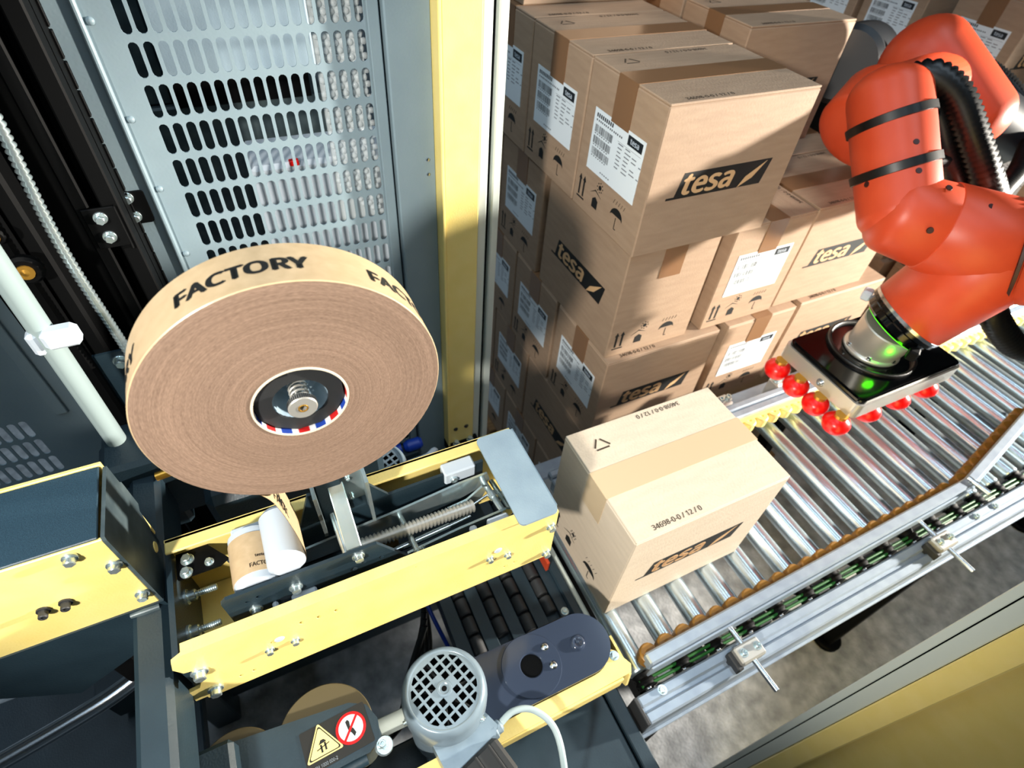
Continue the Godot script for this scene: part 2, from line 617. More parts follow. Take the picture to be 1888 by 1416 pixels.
	li.generate_mipmaps()
	mat("label", Color(1, 1, 1), 0.45).albedo_texture = ImageTexture.create_from_image(li)
	var led := mat("led_green", Color(0.35, 0.95, 0.05), 0.3)
	led.emission_enabled = true
	led.emission = Color(0.35, 1.0, 0.05)
	led.emission_energy_multiplier = 0.9
	var glow := mat("lamp_glow", Color(1, 1, 1), 0.5)
	glow.emission_enabled = true
	glow.emission = Color(1.0, 0.97, 0.92)
	glow.emission_energy_multiplier = 1.0
	var bub := mat("bubble", Color(0.92, 0.95, 0.96, 0.35), 0.08)
	bub.transparency = BaseMaterial3D.TRANSPARENCY_ALPHA

func flood_lamp(at: Vector3, aim: Vector3, energy: float, col: Color, size: float, angle: float, label: String) -> void:
	var d := (aim - at).normalized()
	var t := thing("floodlight", label, "floodlight", Vector3(at.x, 0, at.z) - Vector3(d.x, 0, d.z).normalized() * 0.09, "floodlights on stands")
	var back := at - d * 0.09
	part(t, "housing", MB.new().lathe(back - d * 0.05, d, [Vector2(0, 0), Vector2(size * 0.8, 0), Vector2(size * 1.4, 0.10), Vector2(size * 1.4, 0.12), Vector2(size * 1.15, 0.12), Vector2(size * 1.1, 0.105)], 24), M.black)
	part(t, "lens", MB.new().lathe(back - d * 0.05, d, [Vector2(size * 1.12, 0.10), Vector2(0, 0.10)], 24), M.lamp_glow)
	part(t, "pole", MB.new().cyl(Vector3(back.x, 0.02, back.z), back - d * 0.03, 0.012, 12), M.black)
	for k in 3:
		var a := TAU * k / 3 + 0.4
		part(t, "leg", MB.new().cyl(Vector3(back.x, 0.32, back.z), Vector3(back.x + cos(a) * 0.2, 0.01, back.z + sin(a) * 0.2), 0.009, 10), M.black)
	var l := SpotLight3D.new()
	l.name = "flood_beam"
	t.add_child(l)
	l.position = at - t.position
	l.basis = Basis.looking_at(d, Vector3.UP)
	l.light_color = col
	l.light_energy = energy
	l.light_size = size
	l.spot_angle = angle
	l.spot_angle_attenuation = 0.55
	l.spot_range = 12.0
	l.spot_attenuation = 2.0
	l.shadow_enabled = true

func ceiling_light(at: Vector3, energy: float, where: String) -> void:
	var t := thing("ceiling_light", "long white strip light hanging from the hall ceiling, " + where, "ceiling light", at + Vector3(0, 0.05, 0), "ceiling strip lights")
	part(t, "housing", MB.new().bb(at.x - 0.14, at.x + 0.14, at.y, at.y + 0.07, at.z - 1.2, at.z + 1.2, 0.01), M.white_paint)
	part(t, "diffuser", MB.new().bb(at.x - 0.12, at.x + 0.12, at.y - 0.012, at.y + 0.002, at.z - 1.17, at.z + 1.17, 0.004), M.lamp_glow)
	for s in [-0.9, 0.9]:
		part(t, "hanger", MB.new().cyl(Vector3(at.x, at.y + 0.07, at.z + s), Vector3(at.x, 4.0, at.z + s), 0.006, 8), M.steel)
	var l := AreaLight3D.new()
	l.name = "strip_glow"
	t.add_child(l)
	l.position = at + Vector3(0, -0.02, 0) - t.position
	l.rotation_degrees = Vector3(-90, 0, 0)
	l.area_size = Vector2(0.24, 2.3)
	l.light_color = Color(0.82, 0.92, 1.0)
	l.light_energy = energy
	l.area_range = 12.0
	l.shadow_enabled = true

func build_setting() -> void:
	struct("floor", MB.new().bb(-4, 5.5, -0.1, 0, -4, 4), M.concrete)
	struct("ceiling", MB.new().bb(-4, 5.5, 4.0, 4.1, -4, 4), M.hall_ceiling)
	struct("wall_left", MB.new().bb(-4.1, -4, 0, 4, -4, 4), M.hall_wall)
	struct("wall_right", MB.new().bb(5.5, 5.6, 0, 4, -4, 4), M.hall_wall)
	struct("wall_back", MB.new().bb(-4, 5.5, 0, 4, -4.1, -4), M.hall_wall)
	struct("wall_front", MB.new().bb(-4, 5.5, 0, 4, 4, 4.1), M.hall_wall)

func stadium(cx: float, cy: float, w: float, l: float, q := 5) -> PackedVector2Array:
	var p := PackedVector2Array()
	var r := w / 2
	for i in q + 1:
		var a := PI * i / q
		p.append(Vector2(cx + r * cos(a), cy + l / 2 - r + r * sin(a)))
	for i in q + 1:
		var a := PI + PI * i / q
		p.append(Vector2(cx + r * cos(a), cy - l / 2 + r + r * sin(a)))
	return p

func build_guards() -> void:
	# perforated guard behind the tape roll
	var z := -0.782
	var t := thing("perforated_guard", "grey perforated sheet metal guard behind the big tape roll", "guard panel", Vector3(0.06, 0.0, z))
	var holes := []
	for r in 21:
		for c in 18:
			holes.append(stadium(-0.0645 + 0.01447 * c, 1.512 - 0.0429 * r, 0.0104, 0.0360))
	part(t, "perforated_sheet", MB.new().plate(rect2(-0.102, 0.199, 0.0, 1.9), holes, 0.002, atz(z)), M.panel)
	part(t, "flat_sheet", MB.new().bb(-0.30, -0.100, 0.0, 1.9, z + 0.001, z + 0.005), M.panel)
	part(t, "edge_ridge", MB.new().bb(-0.1055, -0.0995, 0.0, 1.9, z, z + 0.009, 0.002), M.panel)
	for y in [1.508, 1.410, 1.325, 1.23, 1.14]:
		part(t, "rivet", MB.new().lathe(Vector3(-0.094, y, z + 0.002), Vector3(0, 0, 1), [Vector2(0.0042, 0), Vector2(0.0036, 0.002), Vector2(0.0015, 0.0035), Vector2(0, 0.0036)], 12, true), M.panel)
	part(t, "inner_stile", MB.new().bb(0.188, 0.2025, 0.0, 1.9, z + 0.002, z + 0.014, 0.001), M.panel)
	part(t, "stile_groove", MB.new().bb(0.2025, 0.2055, 0.0, 1.9, z - 0.004, z + 0.003), M.black)
	part(t, "outer_stile", MB.new().bb(0.2055, 0.264, 0.0, 1.9, z, z + 0.024, 0.002), M.panel)
	for y in [1.325, 1.303]:
		part(t, "screw", MB.new().lathe(Vector3(0.2515, y, z + 0.024), Vector3(0, 0, 1), [Vector2(0.0030, 0), Vector2(0.0024, 0.002), Vector2(0, 0.0024)], 10), M.steel)
	# its left neighbour, partly below the mast
	t = thing("perforated_guard", "grey perforated guard left of the black mast, pale floor showing through", "guard panel", Vector3(-0.5, 0.0, z))
	holes = []
	for r in 18:
		for c in 14:
			holes.append(stadium(-0.3925 - 0.01447 * c, 0.985 - 0.0429 * r, 0.0104, 0.0360))
	part(t, "perforated_sheet", MB.new().plate(rect2(-0.62, -0.302, 0.0, 1.9), holes, 0.002, atz(z)), M.panel)
	part(t, "sheet_fold", MB.new().bb(-0.3465, -0.331, 1.003, 1.9, z + 0.002, z + 0.007, 0.001), M.panel)
	# yellow guard post
	t = thing("guard_post", "tall yellow guard post between the grey guard and the cartons", "post", Vector3(0.297, 0.685, -0.745))
	part(t, "post_front", MB.new().bb(0.268, 0.325, 0.668, 1.9, -0.752, -0.738, 0.002), M.yellow)
	part(t, "post_flange", MB.new().bb(0.2635, 0.268, 0.655, 1.9, -0.80, -0.733, 0.001), M.yellow)
	part(t, "post_back", MB.new().bb(0.268, 0.325, 0.668, 1.9, -0.80, -0.752), M.yellow)
	for x in [0.283, 0.308]:
		part(t, "screw", MB.new().socket(Vector3(x, 0.715, -0.738), Vector3(0, 0, 1), 0.0035, 0.003), M.grey_rubber)
	part(t, "foot_plate", MB.new().bb(0.262, 0.335, 0.640, 0.668, -0.80, -0.725, 0.002), M.black)
	for x in [0.282, 0.315]:
		part(t, "foot_bolt", MB.new().bolt(Vector3(x, 0.668, -0.731), Vector3(0, 1, 0), 0.0055, 0.012), M.zinc)
	# pale aluminium door frame beside it
	t = thing("door_frame", "pale aluminium door frame strip with a dark groove beside the yellow post", "door frame", Vector3(0.35, 0.0, -0.75))
	part(t, "inner_strip", MB.new().bb(0.326, 0.342, 0.0, 1.9, -0.785, -0.745, 0.002), M.pale_frame)
	part(t, "groove", MB.new().bb(0.342, 0.350, 0.0, 1.9, -0.785, -0.757), M.black)
	part(t, "outer_strip", MB.new().bb(0.350, 0.364, 0.0, 1.9, -0.785, -0.745, 0.002), M.pale_frame)
	# near guard gate at the lower right
	t = thing("guard_gate", "yellow guard gate with a pale frame in the lower right corner", "gate", Vector3(0.66, 0.0, 0.12))
	part(t, "frame_strip", MB.new().bb(0.65, 0.675, 0.0, 1.34, 0.0140, 0.0245, 0.001), M.pale_frame)
	part(t, "frame_groove", MB.new().bb(0.654, 0.675, 0.0, 1.34, 0.0245, 0.0262), M.black)
	part(t, "frame_post", MB.new().bb(0.65, 0.675, 0.0, 1.34, 0.0262, 0.0462, 0.001), M.pale_frame)
	part(t, "gate_flange", MB.new().bb(0.646, 0.675, 0.0, 1.34, 0.0470, 0.078, 0.002), M.yellow)
	part(t, "gate_sheet", MB.new().bb(0.668, 0.675, 0.0, 1.34, 0.078, 0.75), M.yellow)
	part(t, "added_shade_sheet", MB.new().bb(-0.35, 0.675, 1.92, 1.925, 0.04, 0.85), M.yellow)  # unseen sheet added overhead to keep ceiling light off the gate
	part(t, "added_shade_post", MB.new().bb(0.655, 0.675, 1.34, 1.92, 0.70, 0.75, 0.002).bb(-0.35, -0.33, 1.90, 1.92, 0.04, 0.85), M.yellow)  # supports added to carry the unseen shading sheet
	# black mast with its rails
	t = thing("machine_mast", "black upright machine mast with slotted rails left of the perforated guard", "mast", Vector3(-0.19, 0.0, -0.74))
	part(t, "back_plate", MB.new().bb(-0.30, -0.131, 0.0, 1.9, -0.775, -0.745), M.black)
	part(t, "slotted_rail", MB.new().bb(-0.150, -0.1315, 0.0, 1.9, -0.745, -0.715, 0.002).bb(-0.176, -0.161, 0.0, 1.9, -0.745, -0.715, 0.002), M.black)
	part(t, "left_rail", MB.new().bb(-0.232, -0.212, 0.0, 1.9, -0.745, -0.690, 0.004).bb(-0.252, -0.232, 0.0, 1.9, -0.745, -0.675, 0.004), M.black)
	var toothed := MB.new()
	for k in 46:
		toothed.bb(-0.1312, -0.1285, 0.55 + k * 0.029, 0.576 + k * 0.029, -0.777, -0.770, 0.0006)
	part(t, "toothed_edge", toothed, M.black)
	for q in [[-0.234, 1.309, 0.017], [-0.252, 1.322, 0.009], [-0.240, 1.352, 0.009]]:
		var w := part(t, "bearing_wheel", MB.new().lathe(Vector3(q[0], q[1], -0.676), Vector3(0, 0, 1), [Vector2(0, 0), Vector2(q[2], 0), Vector2(q[2], 0.006), Vector2(q[2] * 0.8, 0.009), Vector2(0, 0.009)], 20), M.black)
		part(w, "washer", MB.new().lathe(Vector3(q[0], q[1], -0.667), Vector3(0, 0, 1), [Vector2(q[2] * 0.5, 0), Vector2(q[2] * 0.5, 0.002), Vector2(q[2] * 0.25, 0.002), Vector2(0, 0.0035)], 16), M.brass)
	t = thing("angle_bracket", "black angle bracket with four bolts between mast and guard", "bracket", Vector3(-0.14, 1.29, -0.74))
	part(t, "panel_leg", MB.new().prism(rect2(-0.150, -0.112, 1.287, 1.329, 0.004), 0.004, atz(-0.777)), M.black)
	part(t, "mast_leg", MB.new().bb(-0.170, -0.136, 1.296, 1.346, -0.714, -0.710, 0.001).bb(-0.139, -0.136, 1.290, 1.346, -0.777, -0.710, 0.001), M.black)
	for q in [[-0.131, 1.323, -0.773], [-0.131, 1.298, -0.773], [-0.154, 1.335, -0.710], [-0.154, 1.311, -0.710]]:
		part(t, "bolt", MB.new().bolt(Vector3(q[0], q[1], q[2]), Vector3(0, 0, 1), 0.0048, 0.009), M.zinc)
	t = thing("angle_bracket", "lower black bracket with two bolts beside the tape roll", "bracket", Vector3(-0.19, 1.06, -0.70))
	part(t, "bracket_plate", MB.new().prism(rect2(-0.245, -0.150, 1.06, 1.165, 0.004), 0.004, atz(-0.690)), M.teal)
	for q in [[-0.205, 1.150], [-0.205, 1.108]]:
		part(t, "bolt", MB.new().bolt(Vector3(q[0], q[1], -0.686), Vector3(0, 0, 1), 0.0062, 0.011), M.zinc)
	t = thing("flexible_conduit", "ribbed metal cable conduit running down the black mast", "conduit", Vector3(-0.186, 0.95, -0.70))
	part(t, "sheath", ribbed(curve([Vector3(-0.186, 0.98, -0.69), Vector3(-0.187, 1.2, -0.665), Vector3(-0.190, 1.34, -0.662), Vector3(-0.182, 1.48, -0.664), Vector3(-0.176, 1.7, -0.67)], 14), 0.0060, 0.0024, 0.0062, 14), M.zinc)
	t = thing("white_tube", "white plastic tube clipped upright at the left edge of the mast", "tube", Vector3(-0.235, 0.9, -0.61))
	part(t, "pipe", MB.new().cyl(Vector3(-0.236, 1.052, -0.61), Vector3(-0.222, 1.9, -0.61), 0.0115, 18, 0.003), M.white_paint)
	part(t, "pipe_foot", MB.new().bb(-0.27, -0.20, 0.90, 1.055, -0.64, -0.58, 0.006), M.teal)
	part(t, "clip", MB.new().box(Vector3(-0.216, 1.268, -0.600), Vector3(0.034, 0.024, 0.020), 0.005).box(Vector3(-0.241, 1.262, -0.606), Vector3(0.012, 0.030, 0.018), 0.004), M.white_plastic)

func build_conveyor() -> void:
	var t := thing("roller_conveyor", "steel roller conveyor with pale aluminium side rails carrying the cartons", "conveyor", Vector3(1.3, 0.0, -0.33))
	var X0 := 0.358
	var X1 := 2.45
	# front rail: double aluminium profile with grooves
	part(t, "side_rail", MB.new().bb(X0, X1, 0.61, 0.690, -0.122, -0.104, 0.003).bb(X0, X1, 0.61, 0.682, -0.104, -0.097).bb(X0, X1, 0.60, 0.688, -0.097, -0.079, 0.003).bb(X0, X1, 0.600, 0.606, -0.079, -0.073, 0.001), M.alu)
	part(t, "side_rail", MB.new().bb(X0 + 0.02, X1, 0.60, 0.690, -0.60, -0.558, 0.003), M.alu)
	part(t, "rail_end_cap", MB.new().bb(X0 - 0.006, X0, 0.60, 0.69, -0.122, -0.079, 0.001), M.grey_rubber)
	for q in [[0.404, -0.113], [1.235, -0.110], [1.30, -0.110]]:
		part(t, "rail_screw", MB.new().socket(Vector3(q[0], 0.690, q[1]), Vector3(0, 1, 0), 0.0055, 0.005), M.zinc)
	for x in [1.22, 2.2]:
		for z in [-0.10, -0.58]:
			var lg := part(t, "leg", MB.new().bb(x - 0.02, x + 0.02, 0.02, 0.605, z - 0.02, z + 0.02, 0.003), M.black)
			part(lg, "foot", MB.new().cyl(Vector3(x, 0.0, z), Vector3(x, 0.02, z), 0.04, 18, 0.004), M.black)
	part(t, "cross_beam", MB.new().bb(0.40, 0.43, 0.56, 0.60, -0.58, -0.10, 0.002), M.black)
	for z in [-0.10, -0.58]:
		var lg := part(t, "leg", MB.new().bb(0.395, 0.435, 0.02, 0.60, z - 0.02, z + 0.02, 0.003), M.black)
		part(lg, "foot", MB.new().cyl(Vector3(0.415, 0.0, z), Vector3(0.415, 0.02, z), 0.04, 18, 0.004), M.black)
	# rollers
	var rm := MB.new().lathe(Vector3(0, 0, 0.19), Vector3(0, 0, -1), [Vector2(0, 0), Vector2(0.016, 0), Vector2(0.0190, 0.003), Vector2(0.0195, 0.006), Vector2(0.0195, 0.374), Vector2(0.0190, 0.377), Vector2(0.016, 0.38), Vector2(0, 0.38)], 28).mesh()
	var am := MB.new().cyl(Vector3(0, 0, -0.22), Vector3(0, 0, 0.216), 0.006, 10).mesh()
	var pm := MB.new().lathe(Vector3(0, 0, 0.191), Vector3(0, 0, 1), [Vector2(0, 0), Vector2(0.0185, 0), Vector2(0.0155, 0.005), Vector2(0.0155, 0.008), Vector2(0.0185, 0.013), Vector2(0.0155, 0.017), Vector2(0.0155, 0.020), Vector2(0.018, 0.023), Vector2(0, 0.023)], 18).mesh()
	for k in 27:
		var x := 0.388 + 0.0745 * k
		var r := shared(t, "roller", rm, M.roller_steel, Vector3(x, 0.6805, -0.340) - t.position)
		shared(r, "axle", am, M.steel, Vector3.ZERO)
		shared(r, "belt_pulley", pm, M.black, Vector3.ZERO)
		if k < 26:
			part(t, "belt_guard", MB.new().bb(x + 0.022, x + 0.052, 0.652, 0.684, -0.147, -0.124, 0.002), M.grey_rubber if k % 2 else M.brushed)
	for k in 2:
		var z := -0.1375 + 0.008 * k
		part(t, "drive_belt", MB.new().cyl(Vector3(0.375, 0.690, z), Vector3(2.34, 0.690, z), 0.0027, 8), M.belt_green)
	part(t, "end_bar", MB.new().bb(0.345, 0.357, 0.655, 0.690, -0.52, -0.16, 0.003), M.pale_frame)
	# small yellow wheels line both guides
	var wm := MB.new().lathe(Vector3.ZERO, Vector3(0, 1, 0), [Vector2(0, 0), Vector2(0.014, 0), Vector2(0.0165, 0.002), Vector2(0.0165, 0.024), Vector2(0.014, 0.026), Vector2(0.006, 0.026), Vector2(0, 0.024)], 16).mesh()
	var g := thing("guide_rail", "aluminium guide rail bending outward along the near side of the rollers", "guide rail", Vector3(0.8, 0.702, -0.155))
	var pts := [Vector3(0.385, 0, -0.163), Vector3(1.222, 0, -0.176), Vector3(1.62, 0, -0.262)]
	for i in 2:
		var a: Vector3 = pts[i]
		var b: Vector3 = pts[i + 1]
		var d := (b - a).normalized()
		var nn := Vector3(-d.z, 0, d.x)
		var bs := Basis(d, Vector3.UP, d.cross(Vector3.UP))
		var mid := (a + b) / 2 + nn * 0.011
		part(g, "rail_bar", MB.new().box(Vector3(mid.x, 0.742, mid.z), Vector3(a.distance_to(b) + 0.004, 0.030, 0.020), 0.003, bs), M.alu)
		part(g, "rail_lip", MB.new().box(Vector3(mid.x, 0.727, mid.z) + nn * 0.0125, Vector3(a.distance_to(b), 0.036, 0.004), 0.001, bs), M.alu)
		part(g, "wheel_channel", MB.new().box(Vector3(mid.x, 0.728, mid.z) - nn * 0.0115, Vector3(a.distance_to(b), 0.032, 0.003), 0.0, bs), M.gold)
		var cnt := int(a.distance_to(b) / 0.0372)
		for k in cnt:
			var p := a + d * (0.012 + 0.0372 * k) + nn * 0.001
			shared(g, "guide_wheel", wm, M.gold, Vector3(p.x, 0.716, p.z) - g.position)
	part(g, "hinge_pin", MB.new().cyl(Vector3(1.222, 0.715, -0.166), Vector3(1.222, 0.762, -0.166), 0.006, 12).cyl(Vector3(1.222, 0.760, -0.172), Vector3(1.232, 0.757, -0.128), 0.006, 10), M.steel)
	var h := thing("guide_rail", "aluminium guide rail with yellow wheels in front of the stacked cartons", "guide rail", Vector3(1.2, 0.702, -0.49))
	part(h, "rail_bar", MB.new().bb(0.40, 2.3, 0.724, 0.757, -0.5155, -0.4965, 0.003), M.alu)
	part(h, "rail_lip", MB.new().bb(0.40, 2.3, 0.745, 0.763, -0.532, -0.5155, 0.003), M.alu)
	part(h, "wheel_channel", MB.new().bb(0.40, 2.3, 0.716, 0.746, -0.4965, -0.4885), M.yellow)
	for k in 50:
		shared(h, "guide_wheel", wm, M.yellow, Vector3(0.42 + 0.0372 * k, 0.717, -0.4885) - h.position)
	for x in [0.62, 0.865, 1.035, 1.5, 2.0]:
		var c := part(h, "rail_bracket", MB.new().bb(x - 0.018, x + 0.018, 0.690, 0.770, -0.560, -0.530, 0.004).bb(x - 0.012, x + 0.012, 0.735, 0.755, -0.535, -0.515, 0.002), M.brushed)
		for s in [-0.01, 0.01]:
			part(c, "screw", MB.new().socket(Vector3(x + s, 0.770, -0.545), Vector3(0, 1, 0), 0.0065, 0.010), M.zinc)
	# clamps that hold the near guide
	var names := ["metal clamp block with a rod at the left end of the conveyor rail", "metal clamp block with a rod near the bend of the guide rail"]
	for i in 2:
		var x: float = [0.570, 1.088][i]
		var c := thing("rail_clamp", names[i], "clamp", Vector3(x, 0.69, -0.10), "guide rail clamps")
		part(c, "block", MB.new().box(Vector3(x, 0.703, -0.0985), Vector3(0.052, 0.028, 0.030), 0.003), M.brushed)
		part(c, "block", MB.new().box(Vector3(x - 0.028, 0.692, -0.096), Vector3(0.012, 0.026, 0.032), 0.002), M.grey_rubber)
		part(c, "rod", MB.new().cyl(Vector3(x - 0.004, 0.708, -0.150), Vector3(x + 0.004, 0.704, -0.030), 0.0052, 14, 0.001), M.steel)
		for s in [-0.014, 0.016]:
			part(c, "screw", MB.new().socket(Vector3(x + s, 0.717, -0.099), Vector3(0, 1, 0), 0.0052, 0.006), M.zinc)

func build_bed() -> void:
	var t := thing("machine_bed", "dark teal machine table with rows of small black rollers below the yellow beam", "machine bed", Vector3(0.2, 0.0, -0.33))
	part(t, "roller_table", MB.new().bb(0.118, 0.342, 0.640, 0.676, -0.60, -0.285, 0.002), M.teal)
	for k in 5:
		part(t, "table_strip", MB.new().bb(0.118 + 0.0475 * k, 0.141 + 0.0475 * k, 0.676, 0.690, -0.60, -0.285, 0.001), M.teal)
	var rm := MB.new().lathe(Vector3(0, 0, 0.0155), Vector3(0, 0, -1), [Vector2(0, 0), Vector2(0.0095, 0), Vector2(0.011, 0.002), Vector2(0.011, 0.029), Vector2(0.0095, 0.031), Vector2(0, 0.031)], 18).mesh()
	for c in 4:
		for r in 8:
			shared(t, "table_roller", rm, M.grey_rubber, Vector3(0.153 + 0.0475 * c, 0.687, -0.302 - 0.0355 * r - (0.0 if c % 2 == 0 else 0.014)) - t.position)
	for x in [0.127, 0.318]:
		part(t, "bolt", MB.new().socket(Vector3(x, 0.690, -0.293), Vector3(0, 1, 0), 0.005, 0.005), M.zinc)
	part(t, "edge_rail", MB.new().bb(0.326, 0.344, 0.655, 0.700, -0.62, -0.26, 0.003), M.teal)
	part(t, "rear_rail", MB.new().bb(-0.12, 0.345, 0.56, 0.64, -0.738, -0.60, 0.003), M.teal)
	part(t, "rear_skirt", MB.new().bb(-0.45, 0.345, 0.06, 0.56, -0.66, -0.63), M.teal)
	part(t, "skirt_lip", MB.new().bb(-0.45, 0.118, 0.52, 0.62, -0.63, -0.50, 0.003), M.teal)
	for x in [-0.40, 0.31]:
		for z in [-0.62, 0.22]:
			part(t, "leg", MB.new().bb(x - 0.03, x + 0.03, 0.0, 0.60, z - 0.03, z + 0.03, 0.004), M.teal)
	# near table plate with a recessed panel
	part(t, "front_table", MB.new().bb(0.02, 0.318, 0.62, 0.660, -0.235, 0.26, 0.002), M.teal)
	part(t, "table_border", MB.new().bb(0.318, 0.322, 0.62, 0.648, -0.235, 0.02), M.black)
	part(t, "table_border", MB.new().bb(0.322, 0.345, 0.62, 0.664, -0.235, 0.26, 0.002), M.teal)
	part(t, "table_slot", MB.new().bb(0.275, 0.321, 0.655, 0.6615, -0.020, -0.012).bb(0.262, 0.276, 0.655, 0.6615, -0.034, -0.010), M.black)
	part(t, "near_beam", MB.new().bb(-0.45, 0.05, 0.56, 0.62, -0.235, -0.16, 0.003), M.teal)
	part(t, "lower_shelf", MB.new().bb(-0.80, -0.325, 0.47, 0.50, -0.62, 0.2, 0.003), M.teal)
	part(t, "pale_bar", MB.new().bb(-0.12, 0.02, 0.74, 0.765, -0.245, -0.225, 0.001), M.pale_frame)
	# cables lying below the beam
	var c := thing("cable_bundle", "bundle of black cables hanging under the yellow beam beside the motor", "cables", Vector3(0.05, 0.5, -0.3))
	for k in 5:
		var o := 0.012 * k
		part(c, "cable", MB.new().tube(curve([Vector3(0.10 - o * 0.3, 0.63, -0.44 + o), Vector3(0.085 - o, 0.58, -0.37 + o * 0.6), Vector3(0.04 - o, 0.60, -0.29 + o * 0.5), Vector3(-0.04 - o, 0.625, -0.245 + o * 0.5), Vector3(-0.16, 0.625, -0.225 + o * 0.4)], 8), 0.006, 8), M.cable_black)
	part(c, "blue_wire", MB.new().tube(curve([Vector3(0.10, 0.64, -0.46), Vector3(0.105, 0.63, -0.40), Vector3(0.115, 0.60, -0.35)], 8), 0.004, 8), M.blue)

# C-shaped beam: outline (x,y) with holes, folded flange on top and bottom
func build_head() -> void:
	var t := thing("sealing_head", "yellow steel tape head frame with two long beams above the conveyor", "machine frame", Vector3(0.03, 0.97, -0.36))
	var holes := []
	for q in [[-0.068, 1.063, 0.004], [-0.050, 1.060, 0.004], [-0.031, 1.059, 0.004], [-0.148, 0.993, 0.0035], [-0.134, 0.993, 0.0035], [0.062, 1.088, 0.0016], [0.180, 0.991, 0.0035], [0.194, 0.992, 0.0035], [-0.104, 1.045, 0.0016]]:
		holes.append(disc2(q[0], q[1], q[2], 14))
	var outline := pv([-0.201, 0.976, 0.243, 0.972, 0.249, 0.978, 0.247, 1.086, 0.241, 1.096, -0.178, 1.096, -0.189, 1.088, -0.193, 1.072, -0.188, 1.056, -0.176, 1.052, -0.170, 1.050, -0.188, 1.006, -0.201, 1.004])
	part(t, "front_beam", MB.new().plate(outline, holes, 0.004, atz(-0.294)), M.yellow)
	part(t, "front_flange", MB.new().bb(-0.178, 0.241, 1.092, 1.096, -0.303, -0.294).bb(-0.19, 0.243, 0.968, 0.973, -0.318, -0.291), M.yellow)
	part(t, "back_beam", MB.new().bb(-0.187, 0.243, 0.965, 1.092, -0.430, -0.426), M.yellow)
	part(t, "back_flange", MB.new().bb(-0.187, 0.20, 1.088, 1.092, -0.430, -0.412, 0.001).bb(-0.187, 0.243, 0.965, 0.970, -0.43, -0.405), M.yellow)
	part(t, "end_plate", MB.new().prism(rect2(0.190, 0.2425, -0.424, -0.2835, 0.007), 0.003, aty(1.0965)), M.grey_plate)
	part(t, "end_cheek", MB.new().bb(0.2425, 0.2455, 0.985, 1.0965, -0.424, -0.294), M.grey_plate)
	for q in [[-0.176, 1.047, 0.0058], [-0.177, 0.990, 0.0056], [-0.110, 1.030, 0.0035], [-0.083, 1.028, 0.0035], [0.155, 1.033, 0.0035], [0.180, 1.025, 0.0035], [0.239, 1.055, 0.0045], [0.241, 0.982, 0.0045]]:
		part(t, "bolt", MB.new().bolt(Vector3(q[0], q[1], -0.290), Vector3(0, 0, 1), q[2], q[2] * 1.7), M.zinc)
	for q in [[-0.096, 1.046], [0.166, 1.046]]:
		part(t, "plug", MB.new().lathe(Vector3(q[0], q[1], -0.290), Vector3(0, 0, 1), [Vector2(0.0055, 0), Vector2(0.0045, 0.001), Vector2(0, 0.0012)], 14), M.white_plastic)
	# left mounting wall with studs
	part(t, "mount_plate", MB.new().bb(-0.192, -0.186, 0.965, 1.075, -0.426, -0.294), M.teal)
	for z in [-0.384, -0.340]:
		var s := part(t, "stud", MB.new().bolt(Vector3(-0.186, 1.036, z), Vector3(1, 0, 0), 0.0062, 0.012).cyl(Vector3(-0.175, 1.036, z), Vector3(-0.152, 1.036, z), 0.0036, 12, 0.0008), M.zinc)
		var th := MB.new()
		for k in 9:
			th.lathe(Vector3(-0.172 + k * 0.0021, 1.036, z), Vector3(1, 0, 0), [Vector2(0.0034, 0), Vector2(0.0041, 0.0007), Vector2(0.0034, 0.0014)], 10)
		part(s, "thread", th, M.zinc)
	part(t, "mount_bracket", MB.new().prism(pv([-0.184, -0.424, -0.150, -0.424, -0.130, -0.398, -0.140, -0.392, -0.160, -0.392, -0.184, -0.392]), 0.004, aty(1.062)), M.black)
	for q in [[-0.172, -0.412, 0.0048], [-0.174, -0.396, 0.0046], [-0.150, -0.400, 0.0034]]:
		part(t, "bracket_bolt", MB.new().bolt(Vector3(q[0], 1.066, q[1]), Vector3(0, 1, 0), q[2], q[2] * 1.6), M.zinc)
	part(t, "inner_guide", MB.new().bb(-0.186, 0.10, 0.972, 0.975, -0.425, -0.295), M.yellow)
	# the tape applying unit inside
	var u := thing("tape_unit", "dark tape applying unit with white roller and long spring inside the yellow frame", "tape unit", Vector3(0.03, 0.98, -0.355))
	var fh := [disc2(-0.100, 1.100, 0.003), disc2(-0.112, 1.098, 0.0022), disc2(-0.078, 1.073, 0.008), disc2(0.010, 1.090, 0.0035), disc2(-0.002, 1.082, 0.004), disc2(0.030, 1.086, 0.003)]
	part(u, "front_side_plate", MB.new().plate(pv([-0.133, 1.062, -0.122, 0.985, 0.19, 0.985, 0.19, 1.060, 0.072, 1.055, 0.062, 1.060, 0.028, 1.118, -0.128, 1.118, -0.1335, 1.112]), fh, 0.004, atz(-0.322)), M.teal)
	part(u, "back_side_plate", MB.new().prism(pv([-0.133, 1.062, -0.122, 0.985, 0.19, 0.985, 0.19, 1.086, 0.062, 1.083, 0.030, 1.135, -0.028, 1.135, -0.052, 1.06]), 0.004, atz(-0.400)), M.teal)
	for q in [[-0.108, 1.078, 0.0048], [-0.064, 1.092, 0.0048], [0.006, 1.108, 0.0048]]:
		part(u, "plate_bolt", MB.new().bolt(Vector3(q[0], q[1], -0.318), Vector3(0, 0, 1), q[2], 0.007), M.zinc)
	var r1 := part(u, "wrap_roller", MB.new().lathe(Vector3(-0.098, 1.098, -0.326), Vector3(0, 0, -1), [Vector2(0, 0), Vector2(0.020, 0), Vector2(0.024, 0.002), Vector2(0.024, 0.066), Vector2(0.020, 0.068), Vector2(0, 0.068)], 24), M.white_plastic)
